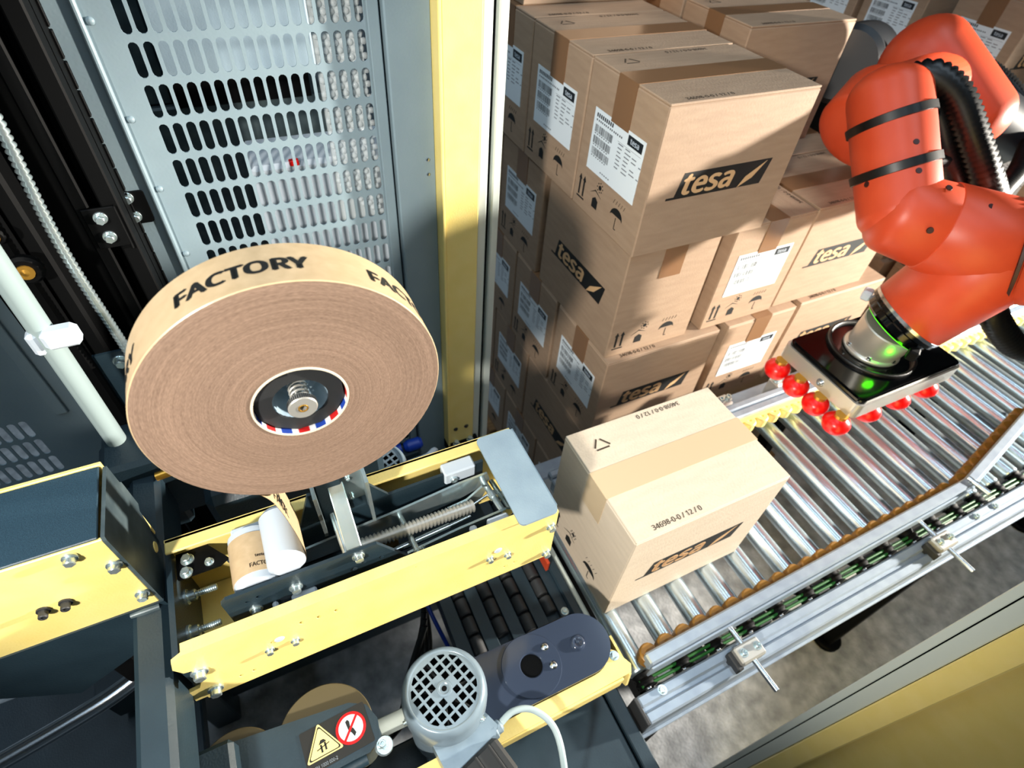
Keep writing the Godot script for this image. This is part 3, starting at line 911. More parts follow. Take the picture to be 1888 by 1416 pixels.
	part(r1, "wrapped_tape", MB.new().lathe(Vector3(-0.098, 1.098, -0.336), Vector3(0, 0, -1), [Vector2(0.024, 0), Vector2(0.0248, 0), Vector2(0.0248, 0.048), Vector2(0.024, 0.048)], 28), M.rim_paper)
	for q in [["FACTORY", 0.0045, -0.364], ["tested", 0.0035, -0.374]]:
		var wrap := func(l: Vector3) -> Vector3:
			var a: float = PI * 0.36 - l.x / 0.0248
			return Vector3(-0.098 + (0.0249 + l.z) * cos(a), 1.098 + (0.0249 + l.z) * sin(a), q[2] + 0.02 - l.y)
		part(r1, "print", text_mb(q[0], q[1], 0.0002, wrap, 1.0, 0.6), M.print_soft)
	part(u, "feed_roller", MB.new().lathe(Vector3(-0.064, 1.124, -0.325), Vector3(0, 0, -1), [Vector2(0, 0), Vector2(0.014, 0), Vector2(0.019, 0.004), Vector2(0.0195, 0.008), Vector2(0.0195, 0.064), Vector2(0.015, 0.070), Vector2(0, 0.070)], 26), M.white_plastic)
	# zinc levers, pins and spring
	part(u, "swing_bar", MB.new().box(Vector3(0.004, 1.130, -0.356), Vector3(0.017, 0.006, 0.080), 0.001, Basis(Vector3(1, 0, 0), 0.58)), M.zinc)
	part(u, "swing_bracket", MB.new().bb(-0.022, -0.018, 1.09, 1.168, -0.394, -0.366).bb(0.034, 0.038, 1.085, 1.168, -0.394, -0.366).bb(-0.022, 0.038, 1.105, 1.168, -0.397, -0.393), M.zinc)
	for q in [[-0.006, 1.118], [0.019, 1.112], [-0.006, 1.152], [0.019, 1.15]]:
		part(u, "rivet", MB.new().socket(Vector3(q[0], q[1], -0.393), Vector3(0, 0, 1), 0.0026, 0.004), M.zinc)
	part(u, "thin_rod", MB.new().cyl(Vector3(-0.008, 1.10, -0.386), Vector3(-0.006, 1.085, -0.330), 0.0035, 10), M.zinc)
	part(u, "back_lever", MB.new().prism(pv([-0.062, 1.020, 0.071, 1.026, 0.150, 1.040, 0.183, 1.052, 0.194, 1.062, 0.190, 1.078, 0.150, 1.076, 0.071, 1.064, -0.062, 1.050]), 0.003, atz(-0.384)), M.zinc)
	part(u, "front_lever", MB.new().prism(pv([0.062, 1.018, 0.130, 1.030, 0.192, 1.040, 0.203, 1.050, 0.202, 1.062, 0.194, 1.067, 0.130, 1.062, 0.062, 1.050]), 0.003, atz(-0.331)), M.zinc)
	part(u, "lever_arm", MB.new().prism(pv([0.128, 1.03, 0.16, 1.028, 0.178, 1.045, 0.186, 1.066, 0.178, 1.07, 0.156, 1.05, 0.130, 1.046]), 0.003, atz(-0.372)), M.zinc)
	for q in [[0.068, 1.052, -0.386, -0.324, 0.0038], [0.184, 1.062, -0.386, -0.327, 0.0042], [0.198, 1.050, -0.386, -0.330, 0.0035]]:
		part(u, "cross_pin", MB.new().cyl(Vector3(q[0], q[1], q[2]), Vector3(q[0] + 0.006, q[1], q[3]), q[4], 12, 0.001).cyl(Vector3(q[0] + 0.003, q[1], (q[2] + q[3]) / 2 - 0.004), Vector3(q[0] + 0.004, q[1], (q[2] + q[3]) / 2 + 0.004), q[4] * 1.5, 12), M.zinc)
	for q in [[0.074, 1.052, -0.326], [0.080, 1.048, -0.330]]:
		part(u, "pin_nut", MB.new().bolt(Vector3(q[0], q[1], q[2]), Vector3(0, 0, 1), 0.0045, 0.008), M.zinc)
	var sp := [Vector3(0.004, 1.066, -0.352), Vector3(0.010, 1.066, -0.352), Vector3(0.155, 1.054, -0.357), Vector3(0.161, 1.054, -0.357)]
	part(u, "spring", ribbed(sp, 0.0090, 0.0030, 0.0048, 14), M.brushed)
	part(u, "spring_hook", MB.new().cyl(Vector3(0.160, 1.056, -0.357), Vector3(0.186, 1.060, -0.362), 0.0018, 8), M.steel)
	part(u, "push_rod", MB.new().cyl(Vector3(0.05, 1.028, -0.350), Vector3(0.125, 1.034, -0.352), 0.005, 12).cyl(Vector3(0.125, 1.034, -0.352), Vector3(0.155, 1.038, -0.353), 0.003, 10), M.steel)
	part(u, "brass_plate", MB.new().prism(disc2(0.045, 1.024, 0.015, 8), 0.003, atz(-0.365)), M.brass)
	part(u, "base_sheet", MB.new().bb(-0.11, 0.185, 0.985, 0.990, -0.396, -0.322), M.teal)
	for q in [[0.135, 0.178, -0.412, -0.392, 1.082], [0.160, 0.188, -0.317, -0.304, 1.078], [0.137, 0.146, -0.317, -0.304, 1.076], [-0.072, -0.045, -0.318, -0.302, 1.074], [-0.092, -0.086, -0.318, -0.304, 1.074], [-0.118, -0.078, -0.412, -0.400, 1.092]]:
		part(u, "white_block", MB.new().bb(q[0], q[1], q[4] - 0.016, q[4] + 0.006, q[2], q[3], 0.002), M.white_plastic)
	part(u, "rear_screw", MB.new().socket(Vector3(0.147, 1.075, -0.396), Vector3(0, 0, 1), 0.005, 0.008), M.zinc)

func build_tape_roll() -> void:
	var cx := -0.0034
	var cy := 1.3544
	var zf := -0.330
	var w := 0.0475
	var R := 0.115
	var t := thing("tape_roll", "large roll of brown paper tape printed FACTORY on its rim", "tape roll", Vector3(cx, cy - R, zf - w / 2))
	var o := Vector3(cx, cy, zf)
	var fz := Vector3(0, 0, 1)
	# wound face, slightly dished
	var prof := []
	for i in 25:
		var s := i / 24.0
		prof.append(Vector2(0.0375 + (R - 0.0008 - 0.0375) * s, 0.0004 * sin(s * 9.0)))
	prof.reverse()
	part(t, "wound_face", MB.new().lathe(o, fz, prof, 128, true), M.roll_face)
	part(t, "paper_rim", MB.new().lathe(o, fz, [Vector2(R - 0.0008, -w), Vector2(R, -w + 0.0006), Vector2(R, -0.0006), Vector2(R - 0.0008, 0)], 160), M.rim_paper)
	var back := []
	for q in prof: back.append(Vector2(q.x, q.y))
	part(t, "back_face", MB.new().lathe(o - fz * w, -fz, back, 96, true), M.roll_face)
	part(t, "core", MB.new().lathe(o, fz, [Vector2(0.0375, 0.0), Vector2(0.0372, 0.0008), Vector2(0.0358, 0.0008), Vector2(0.0355, 0.0)], 64), M.core_card)
	part(t, "core_bore", MB.new().lathe(o, fz, [Vector2(0.0355, 0.0), Vector2(0.0355, -w)], 64), M.core_print)
	for q in [[97.0, 1.0], [29.5, 1.0], [-40.0, 1.0], [165.0, 1.0], [232.0, 1.0]]:
		var a0 := deg_to_rad(q[0])
		var bend := func(l: Vector3) -> Vector3:
			var a: float = a0 - l.x / R
			var r: float = R + 0.00005 + l.z
			return Vector3(cx + r * cos(a), cy + r * sin(a), zf - 0.0215 - l.y)
		part(t, "lettering", text_mb("FACTORY", 0.0132, 0.00015, bend, 1.22, 2.0), M.print)
	# free end of the tape running down to the feed roller
	var ts := MB.new()
	var path := curve([Vector3(-0.062, 1.258, 0), Vector3(-0.052, 1.235, 0), Vector3(-0.046, 1.19, 0), Vector3(-0.043, 1.135, 0), Vector3(-0.0455, 1.116, 0)], 6)
	for i in path.size() - 1:
		var a: Vector3 = path[i]
		var b: Vector3 = path[i + 1]
		var e := (b - a).normalized()
		var nn := Vector3(-e.y, e.x, 0)
		var za := Vector3(0, 0, zf - 0.001)
		var zb := Vector3(0, 0, zf - w + 0.001)
		ts.quad(a + za, b + za, b + zb, a + zb, nn)
		ts.quad(a + za - nn * 0.0003, b + za - nn * 0.0003, b + zb - nn * 0.0003, a + zb - nn * 0.0003, -nn)
	part(t, "free_end", ts, M.rim_paper)
	var on_strip := func(l: Vector3) -> Vector3: return Vector3(-0.0462 + l.z + (1.205 - l.x - 1.19) * -0.05, 1.200 - l.x, zf - 0.014 - l.y)
	part(t, "lettering", text_mb("FACTORY", 0.011, 0.0004, on_strip, 1.0, 1.0), M.print)
	# spindle in the core
	var s := thing("roll_spindle", "black plastic spindle hub with knurled steel knob in the tape core", "spindle", Vector3(cx, cy, zf - w))
	var wing := pv([-0.034, -0.010, -0.024, -0.0245, -0.008, -0.034, 0.010, -0.033, 0.024, -0.024, 0.0335, -0.010, 0.0335, 0.008, 0.026, 0.0225, 0.012, 0.0285, 0.012, 0.0325, -0.004, 0.0345, -0.004, 0.0285, -0.016, 0.0275, -0.030, 0.016, -0.0345, 0.004])
	part(s, "hub", MB.new().plate(wing, [disc2(0.0, -0.001, 0.0215, 32)], 0.03, Transform3D(Basis(), Vector3(cx, cy, zf - 0.034))), M.plastic_black)
	part(s, "hub_cup", MB.new().lathe(Vector3(cx, cy - 0.001, zf - 0.006), Vector3(0, 0, -1), [Vector2(0.0215, 0), Vector2(0.0205, 0.004), Vector2(0.0175, 0.022), Vector2(0.014, 0.025), Vector2(0, 0.025)], 32), M.grey_plate)
	part(s, "core_disc", MB.new().lathe(Vector3(cx, cy, zf - 0.040), Vector3(0, 0, 1), [Vector2(0.0352, 0), Vector2(0, 0)], 32), M.black)
	var coil := []
	for k in 70:
		var a := k * TAU / 14.0
		coil.append(Vector3(cx + 0.0068 * cos(a), cy + 0.0068 * sin(a), zf - 0.024 + k * 0.00034))
	part(s, "spring", MB.new().tube(coil, 0.0011, 8), M.brushed)
	part(s, "shaft", MB.new().cyl(Vector3(cx, cy, zf - 0.05), Vector3(cx, cy, zf + 0.002), 0.0042, 16), M.steel)
	var kn := part(s, "knob", MB.new().lathe(Vector3(cx, cy, zf + 0.0), fz, [Vector2(0, 0), Vector2(0.0110, 0), Vector2(0.0113, 0.0006), Vector2(0.0113, 0.0056), Vector2(0.0106, 0.0064), Vector2(0.0042, 0.0064), Vector2(0.0040, 0.0056), Vector2(0.0030, 0.0056), Vector2(0.0026, 0.002), Vector2(0, 0.002)], 40), M.brushed)
	var kb := MB.new()
	for k in 44:
		var a := TAU * k / 44
		kb.box(Vector3(cx + 0.0113 * cos(a), cy + 0.0113 * sin(a), zf + 0.0031), Vector3(0.0008, 0.0008, 0.0042), 0.0, Basis(fz, a))
	part(kn, "knurl", kb, M.grey_rubber)
	part(kn, "bore_rim", MB.new().lathe(Vector3(cx, cy, zf + 0.0064), fz, [Vector2(0.0040, 0), Vector2(0.0038, 0.0005), Vector2(0.0029, 0.0005), Vector2(0.0027, 0)], 24), M.brass)
	part(s, "bearing_arm", MB.new().bb(cx - 0.015, cx + 0.015, 1.09, cy + 0.02, zf - w - 0.02, zf - w - 0.008, 0.002).cyl(Vector3(cx, cy, zf - w - 0.02), Vector3(cx, cy, zf - w + 0.01), 0.012, 18), M.teal)

func build_gantry() -> void:
	var t := thing("machine_head_carrier", "dark teal cross beam with yellow side housing at the left edge", "machine housing", Vector3(-0.23, 0.98, -0.40))
	# crossbeam running towards the camera
	part(t, "cross_beam", MB.new().bb(-0.2345, -0.199, 0.985, 1.056, -0.62, 0.25, 0.006), M.teal)
	part(t, "housing_face", MB.new().bb(-0.75, -0.204, 1.060, 1.199, -0.381, -0.377, 0.001), M.yellow)
	part(t, "housing_top", MB.new().bb(-0.75, -0.207, 1.199, 1.202, -0.465, -0.3785, 0.0008), M.teal_speckle)
	part(t, "housing_back", MB.new().bb(-0.75, -0.205, 1.060, 1.203, -0.470, -0.4655, 0.0006), M.yellow)
	part(t, "side_cover", MB.new().prism(pv([-0.464, 1.200, -0.377, 1.203, -0.3755, 1.198, -0.377, 1.060, -0.386, 1.056, -0.440, 1.052, -0.446, 1.058, -0.448, 1.085, -0.456, 1.090, -0.460, 1.118, -0.468, 1.122, -0.468, 1.165, -0.4645, 1.170]), 0.0035, atx(-0.204)), M.side_plate)
	part(t, "side_fold", MB.new().bb(-0.206, -0.201, 1.060, 1.085, -0.455, -0.440, 0.001), M.teal)
	part(t, "cover_clip", MB.new().lathe(Vector3(-0.2004, 1.077, -0.436), Vector3(1, 0, 0), [Vector2(0.007, 0), Vector2(0.006, 0.001), Vector2(0, 0.001)], 14), M.yellow)
	for q in [[-0.234, 1.193, 0.0046], [-0.211, 1.160, 0.0050], [-0.211, 1.093, 0.0048]]:
		part(t, "bolt", MB.new().bolt(Vector3(q[0], q[1] - 0.004, -0.377), Vector3(0, 0, 1), q[2], 0.009), M.zinc)
	for q in [[-0.286, 1.119], [-0.267, 1.120]]:
		part(t, "socket_screw", MB.new().socket(Vector3(q[0], q[1], -0.377), Vector3(0, 0, 1), 0.0042, 0.009), M.grey_rubber)
	part(t, "lower_skirt", MB.new().plate(pv([-0.75, 0.985, -0.388, 0.983, -0.336, 0.924, -0.262, 0.968, -0.228, 0.972, -0.214, 0.988, -0.203, 1.006, -0.196, 1.030, -0.200, 1.062, -0.75, 1.062]), [disc2(-0.219, 1.012, 0.0035)], 0.004, atz(-0.379)), M.teal)
	part(t, "weld_bead", MB.new().tube([Vector3(-0.234, 1.056, -0.374), Vector3(-0.220, 1.057, -0.3735), Vector3(-0.206, 1.056, -0.374)], [0.003, 0.0045, 0.004], 8), M.side_plate)
	part(t, "rear_beam", MB.new().bb(-0.255, -0.200, 0.97, 1.045, -0.70, -0.47, 0.008), M.teal)
	part(t, "rear_block", MB.new().bb(-0.255, -0.150, 0.955, 1.085, -0.64, -0.56, 0.006).bb(-0.155, 0.08, 0.95, 1.04, -0.60, -0.50, 0.010), M.teal)
	part(t, "rear_post", MB.new().bb(-0.190, -0.165, 1.04, 1.16, -0.66, -0.62, 0.003), M.teal)
	part(t, "rear_pin", MB.new().cyl(Vector3(-0.20, 1.06, -0.552), Vector3(-0.16, 1.065, -0.552), 0.006, 12), M.brass)
	var c := thing("chrome_tube", "shiny chromed tube slanting in the dark lower left corner", "tube", Vector3(-0.45, 0.78, -0.4))
	part(c, "pipe", MB.new().tube(curve([Vector3(-0.30, 0.81, -0.43), Vector3(-0.36, 0.80, -0.412), Vector3(-0.46, 0.79, -0.395), Vector3(-0.60, 0.78, -0.375)], 8), 0.0125, 18), M.steel)
	part(c, "pipe_clamp", MB.new().bb(-0.325, -0.295, 0.78, 0.985, -0.445, -0.415, 0.003), M.black)
	# lower arm with the warning sign, guide discs in front of it
	var a := thing("guide_cover", "dark teal cover with a black warning sticker at the bottom edge", "machine cover", Vector3(-0.08, 0.90, -0.18))
	var y := 0.955
	part(a, "cover_plate", MB.new().prism(pv([-0.215, -0.236, -0.205, -0.241, -0.050, -0.224, -0.032, -0.214, -0.024, -0.196, -0.026, -0.176, -0.040, -0.166, -0.060, -0.166, -0.215, -0.160]), 0.006, aty(y)), M.teal)
	part(a, "cover_wall", MB.new().bb(-0.215, -0.060, 0.90, y, -0.166, -0.160, 0.001).cyl(Vector3(-0.052, 0.90, -0.193), Vector3(-0.052, y, -0.193), 0.026, 24), M.teal)
	part(a, "arm_block", MB.new().bb(-0.225, -0.168, 0.93, 0.985, -0.236, -0.12, 0.005), M.teal)
	part(a, "edge_pipe", MB.new().cyl(Vector3(-0.13, y - 0.002, -0.160), Vector3(-0.045, y - 0.002, -0.163), 0.006, 12), M.teal)
	part(a, "eye_bolt", MB.new().lathe(Vector3(-0.026, y - 0.004, -0.168), Vector3(0.3, 1, 0.2), [Vector2(0.004, 0), Vector2(0.0095, 0), Vector2(0.0105, 0.003), Vector2(0.009, 0.006), Vector2(0.004, 0.006)], 20).socket(Vector3(-0.026, y, -0.168), Vector3(0, 1, 0), 0.004, 0.009), M.zinc)
	var q0 := Vector3(-0.1075, y + 0.006, -0.2135)
	var ex := (Vector3(-0.036, 0, -0.2155) - Vector3(-0.1075, 0, -0.2115)).normalized()
	var ey := Vector3(ex.z, 0, -ex.x)
	var bs := Basis(ex, ey, Vector3.UP)
	var st := part(a, "sticker", MB.new().prism(rect2(0, 0.073, -0.043, 0.001, 0.002), 0.0006, Transform3D(bs, q0)), M.print)
	var up := 0.0007
	part(st, "warning_triangle", MB.new().prism(tri2(0.021, -0.021, 0.0205, 0.0), 0.0004, Transform3D(bs, q0 + Vector3.UP * up)), M.yellow)
	part(st, "triangle_border", MB.new().prism(tri2(0.021, -0.021, 0.0178, 0.0), 0.0003, Transform3D(bs, q0 + Vector3.UP * (up + 0.0003))), M.print)
	part(st, "triangle_field", MB.new().prism(tri2(0.021, -0.021, 0.0158, 0.0), 0.0003, Transform3D(bs, q0 + Vector3.UP * (up + 0.0005))), M.yellow)
	var hx := Transform3D(bs, q0 + Vector3.UP * (up + 0.0007))
	part(st, "pictogram", MB.new().prism(pv([0.018, -0.028, 0.020, -0.028, 0.020, -0.020, 0.018, -0.020]), 0.0003, hx).prism(pv([0.0225, -0.027, 0.0245, -0.027, 0.0245, -0.019, 0.0225, -0.019]), 0.0003, hx).prism(pv([0.017, -0.0195, 0.0255, -0.0185, 0.023, -0.0155, 0.0195, -0.0155]), 0.0003, hx).prism(pv([0.014, -0.0245, 0.028, -0.0215, 0.028, -0.0205, 0.014, -0.0235]), 0.0003, hx), M.print)
	part(st, "forbidding_ring", MB.new().prism(disc2(0.053, -0.019, 0.0165, 36), 0.0004, Transform3D(bs, q0 + Vector3.UP * up)), M.cup_red)
	part(st, "ring_field", MB.new().prism(disc2(0.053, -0.019, 0.0135, 36), 0.0003, Transform3D(bs, q0 + Vector3.UP * (up + 0.0003))), M.white_plastic)
	part(st, "hand_pictogram", MB.new().prism(pv([0.049, -0.011, 0.0515, -0.0095, 0.053, -0.012, 0.0525, -0.017, 0.0555, -0.021, 0.057, -0.026, 0.0545, -0.029, 0.0525, -0.024, 0.050, -0.021, 0.0495, -0.016]), 0.0003, hx), M.print)
	part(st, "ring_bar", MB.new().prism(pv([0.0425, -0.0285, 0.0445, -0.030, 0.0635, -0.0095, 0.0615, -0.008]), 0.0003, Transform3D(bs, q0 + Vector3.UP * (up + 0.0009))), M.cup_red)
	part(st, "sticker_lettering", text_mb("VIM 1000 000-2", 0.0034, 0.0003, place(q0 + ex * 0.019 - ey * 0.0395 + Vector3.UP * 0.0007, ex, ey), 0.8, 0.4), M.white_plastic)
	for q in [[-0.082, -0.209, 0.0535, "tan round guide disc behind the warning sticker cover"], [-0.178, -0.210, 0.046, "tan round guide disc at the left end of the sticker cover"]]:
		var d := thing("guide_disc", q[3], "disc", Vector3(q[0], 0.93, q[1]), "tan guide discs")
		part(d, "rim_disc", MB.new().lathe(Vector3(q[0], 0.936, q[1]), Vector3(0, 1, 0), [Vector2(0, 0), Vector2(q[2], 0), Vector2(q[2], 0.004), Vector2(q[2] - 0.001, 0.005), Vector2(0, 0.005)], 56), M.tan_disc)
		part(d, "hub", MB.new().cyl(Vector3(q[0], 0.86, q[1]), Vector3(q[0], 0.936, q[1]), 0.018, 20), M.side_plate)

func tri2(cx: float, cy: float, r: float, rot: float) -> PackedVector2Array:
	var p := PackedVector2Array()
	for k in 3:
		var a := PI / 2 + TAU * k / 3 + rot
		for e in [-0.25, 0.0, 0.25]:
			p.append(Vector2(cx + r * cos(a) + 0.0016 * cos(a + e * 4), cy + r * sin(a) + 0.0016 * sin(a + e * 4)))
	return p

func motor(called: String, label: String, c: Vector3, r: float, depth: float, spin: float, with_box: bool) -> Node3D:
	var t := thing(called, label, "motor", c - Vector3(0, depth, 0), "drive motors")
	# fan cowl with a square grid
	var holes := []
	var p := 0.0118 * r / 0.055
	for i in range(-4, 5):
		for j in range(-4, 5):
			var o := Vector2(i * p, j * p)
			if o.length() > r * 0.80 or o.length() < p * 1.25:
				continue
			var hw := p * 0.36
			var ho := pv([o.x - hw, o.y - hw, o.x + hw, o.y - hw, o.x + hw, o.y + hw, o.x - hw, o.y + hw])
			if o.length() > r * 0.66:
				var cl := Geometry2D.intersect_polygons(ho, disc2(0, 0, r * 0.80, 40))
				if cl.is_empty():
					continue
				ho = cl[0]
			holes.append(ho)
	var bs := Basis(Vector3.UP, spin) * Basis(Vector3(1, 0, 0), Vector3(0, 0, -1), Vector3(0, 1, 0))
	part(t, "fan_grille", MB.new().plate(disc2(0, 0, r * 0.86, 48), holes, 0.002, Transform3D(bs, c - Vector3(0, 0.002, 0))), M.motor)
	part(t, "fan_cowl", MB.new().lathe(c, Vector3(0, -1, 0), [Vector2(r * 0.85, 0.0005), Vector2(r * 0.88, -0.001), Vector2(r * 0.94, 0.0), Vector2(r * 1.0, 0.004), Vector2(r * 1.04, 0.011), Vector2(r * 1.06, 0.022), Vector2(r * 1.06, 0.05), Vector2(r * 1.02, 0.056)], 56, true), M.motor)
	part(t, "hub_boss", MB.new().lathe(c, Vector3(0, 1, 0), [Vector2(p * 0.9, 0), Vector2(p * 0.85, 0.0012), Vector2(p * 0.62, 0.0014), Vector2(p * 0.5, 0.0006), Vector2(p * 0.28, 0.0006), Vector2(p * 0.26, -0.0015), Vector2(0, -0.0015)], 28), M.motor)
	part(t, "bore_shade_disc", MB.new().cyl(c - Vector3(0, 0.006, 0), c + Vector3(0, 0.0009, 0), p * 0.3, 16), M.black)  # black disc, the shade inside the hub hole put into its colour
	var f := MB.new()
	for k in 7:
		var a := TAU * k / 7
		f.box(c + Vector3(cos(a) * r * 0.45, -0.018, sin(a) * r * 0.45), Vector3(r * 0.7, 0.014, 0.002), 0.0, Basis(Vector3.UP, -a))
	part(t, "fan", f, M.grey_rubber)
	part(t, "inner_plate", MB.new().cyl(c - Vector3(0, 0.034, 0), c - Vector3(0, 0.030, 0), r * 1.0, 32), M.black)
	part(t, "motor_body", MB.new().cyl(c - Vector3(0, depth, 0), c - Vector3(0, 0.05, 0), r * 0.98, 40), M.motor)
	for k in 3:
		var a := 0.9 + TAU * k / 3
		part(t, "screw", MB.new().socket(c + Vector3(cos(a) * r * 1.06, -0.034, sin(a) * r * 1.06), Vector3(cos(a), 0, sin(a)), 0.0032, 0.004), M.zinc)
	return t

func build_side_drive() -> void:
	var c := Vector3(0.061, 0.895, -0.2095)
	var t := motor("drive_motor", "grey electric motor with a square fan grille at the bottom of the picture", c, 0.0535, 0.17, 0.35, true)
	part(t, "terminal_box", MB.new().prism(pv([-0.034, 0.030, 0.040, 0.020, 0.052, 0.046, 0.042, 0.060, 0.020, 0.064, -0.026, 0.082]), 0.045, Transform3D(Basis(Vector3(1, 0, 0), Vector3(0, 0, 1), Vector3(0, 1, 0)), c + Vector3(0.0, -0.088, 0.012))), M.motor)
	var lid := part(t, "box_lid", MB.new().box(c + Vector3(0.016, -0.058, 0.102), Vector3(0.070, 0.05, 0.050), 0.005, Basis(Vector3.UP, 0.28)), M.plastic_black)
	for s in [-0.02, 0.0, 0.02]:
		part(lid, "rib", MB.new().box(c + Vector3(0.016 + s, -0.032, 0.102 - s * 0.28), Vector3(0.003, 0.004, 0.044), 0.001, Basis(Vector3.UP, 0.28)), M.plastic_black)
	part(t, "cable_gland", MB.new().lathe(c + Vector3(0.036, -0.055, 0.062), Vector3(0.95, 0.10, -0.18), [Vector2(0.0105, 0), Vector2(0.0115, 0.003), Vector2(0.0115, 0.012), Vector2(0.009, 0.014), Vector2(0.009, 0.020), Vector2(0.006, 0.023), Vector2(0, 0.023)], 8), M.motor)
	part(t, "cable", MB.new().tube(curve([c + Vector3(0.054, -0.053, 0.058), c + Vector3(0.078, -0.046, 0.052), c + Vector3(0.104, -0.048, 0.062), c + Vector3(0.121, -0.055, 0.092), c + Vector3(0.116, -0.08, 0.135), c + Vector3(0.105, -0.16, 0.18), c + Vector3(0.10, -0.235, 0.20)], 8), 0.0045, 12), M.cable_grey)
	var t2 := motor("drive_motor", "pale electric motor half hidden behind the tape roll and rear beam", Vector3(0.075, 0.905, -0.575), 0.052, 0.17, 0.35, false)
	part(t2, "motor_bracket", MB.new().bb(0.03, 0.12, 0.64, 0.735, -0.62, -0.53, 0.004), M.teal)
	part(t2, "cable", MB.new().tube(curve([Vector3(0.13, 0.885, -0.57), Vector3(0.165, 0.880, -0.575), Vector3(0.19, 0.85, -0.60), Vector3(0.19, 0.70, -0.63)], 8), 0.0062, 12), M.white_plastic)
	var b := thing("blue_connector", "bright blue plug lying beside the rear motor", "connector", Vector3(0.18, 0.64, -0.70))
	part(b, "plug", MB.new().lathe(Vector3(0.155, 0.752, -0.705), Vector3(1, 0.1, 0.05), [Vector2(0, 0), Vector2(0.009, 0.002), Vector2(0.013, 0.010), Vector2(0.013, 0.034), Vector2(0.009, 0.040), Vector2(0, 0.041)], 16), M.blue)
	part(b, "socket_stub", MB.new().cyl(Vector3(0.135, 0.75, -0.706), Vector3(0.152, 0.752, -0.705), 0.011, 14), M.blue)
	part(b, "holder", MB.new().bb(0.150, 0.185, 0.64, 0.745, -0.72, -0.69, 0.003), M.teal)
	# belt housing
	var d := thing("side_belt_drive", "glossy dark blue belt cover on a yellow bracket beside the motor", "belt drive", Vector3(0.22, 0.66, -0.20))
	var y := 0.815
	var out := PackedVector2Array()
	for i in 17:
		var a := -PI / 2 + PI * i / 16
		out.append(Vector2(0.277 + 0.045 * cos(a), -0.2035 + 0.045 * sin(a)))
	out.append_array(pv([0.08, -0.160, 0.055, -0.175, 0.055, -0.235, 0.08, -0.2515]))
	part(d, "belt_cover", MB.new().plate(out, [disc2(0.194, -0.206, 0.0165, 28)], 0.003, aty(y)), M.cover)
	part(d, "cover_step", MB.new().lathe(Vector3(0.194, y + 0.003, -0.206), Vector3(0, 1, 0), [Vector2(0.045, 0.0), Vector2(0.044, 0.0015), Vector2(0.0178, 0.0015), Vector2(0.0165, 0.0)], 40), M.cover)
	part(d, "cover_boss", MB.new().lathe(Vector3(0.272, y + 0.003, -0.206), Vector3(0, 1, 0), [Vector2(0.012, 0.0), Vector2(0.010, 0.004), Vector2(0.007, 0.005), Vector2(0.004, 0.002), Vector2(0, 0.002)], 28, true), M.cover)
	part(d, "hole_floor", MB.new().bb(0.06, 0.26, y - 0.04, y - 0.032, -0.235, -0.18), M.teal)
	for q in [[0.223, -0.221], [0.223, -0.193]]:
		part(d, "cover_screw", MB.new().lathe(Vector3(q[0], y + 0.0045, q[1]), Vector3(0, 1, 0), [Vector2(0.0062, 0), Vector2(0.0055, 0.0022), Vector2(0.003, 0.0034), Vector2(0, 0.0036)], 18, true), M.steel)
	part(d, "drive_case", MB.new().prism(out, 0.085, aty(y - 0.087)), M.black)
	part(d, "belt", MB.new().bb(0.06, 0.28, 0.735, 0.80, -0.256, -0.250, 0.002), M.grey_rubber)
	var bar := pv([-0.06, -0.158, 0.288, -0.160, 0.302, -0.166, 0.306, -0.180, 0.314, -0.184, 0.324, -0.176, 0.336, -0.150, 0.330, -0.140, -0.06, -0.136])
	part(d, "yellow_bracket", MB.new().prism(bar, 0.004, aty(0.800)), M.yellow)
	part(d, "bracket_web", MB.new().bb(-0.06, 0.316, 0.770, 0.800, -0.140, -0.136, 0.001), M.yellow)
	part(d, "bracket_end", MB.new().prism(pv([-0.200, 0.795, -0.150, 0.795, -0.140, 0.790, -0.135, 0.750, -0.150, 0.735, -0.165, 0.75, -0.200, 0.775]), 0.004, atx(0.330)), M.yellow)
	for q in [Vector3(0.318, 0.804, -0.170), Vector3(0.334, 0.760, -0.148), Vector3(0.334, 0.744, -0.150)]:
		part(d, "bolt", MB.new().bolt(q, Vector3(0, 1, 0) if q.y > 0.8 else Vector3(1, 0, 0), 0.005, 0.008), M.zinc)
	part(d, "support_post", MB.new().bb(0.25, 0.29, 0.66, 0.80, -0.22, -0.18, 0.004).bb(0.05, 0.09, 0.66, 0.73, -0.22, -0.18, 0.004), M.teal)
	part(d, "orange_mark", MB.new().bb(0.318, 0.324, 0.700, 0.73, -0.42, -0.37, 0.001), M.orange)

# ------------------------------------------------------------------ cartons
const CL := 0.305
const CH := 0.2605
const CW := 0.214
var end_marks: ArrayMesh
var logo_field: Array = []
var logo_text: Array = []
var label_mesh: ArrayMesh
var body_mesh: ArrayMesh
var flap_mesh: ArrayMesh
var seam_mesh: ArrayMesh
var tape_mesh: ArrayMesh
var top_print: ArrayMesh
var label_logo: ArrayMesh

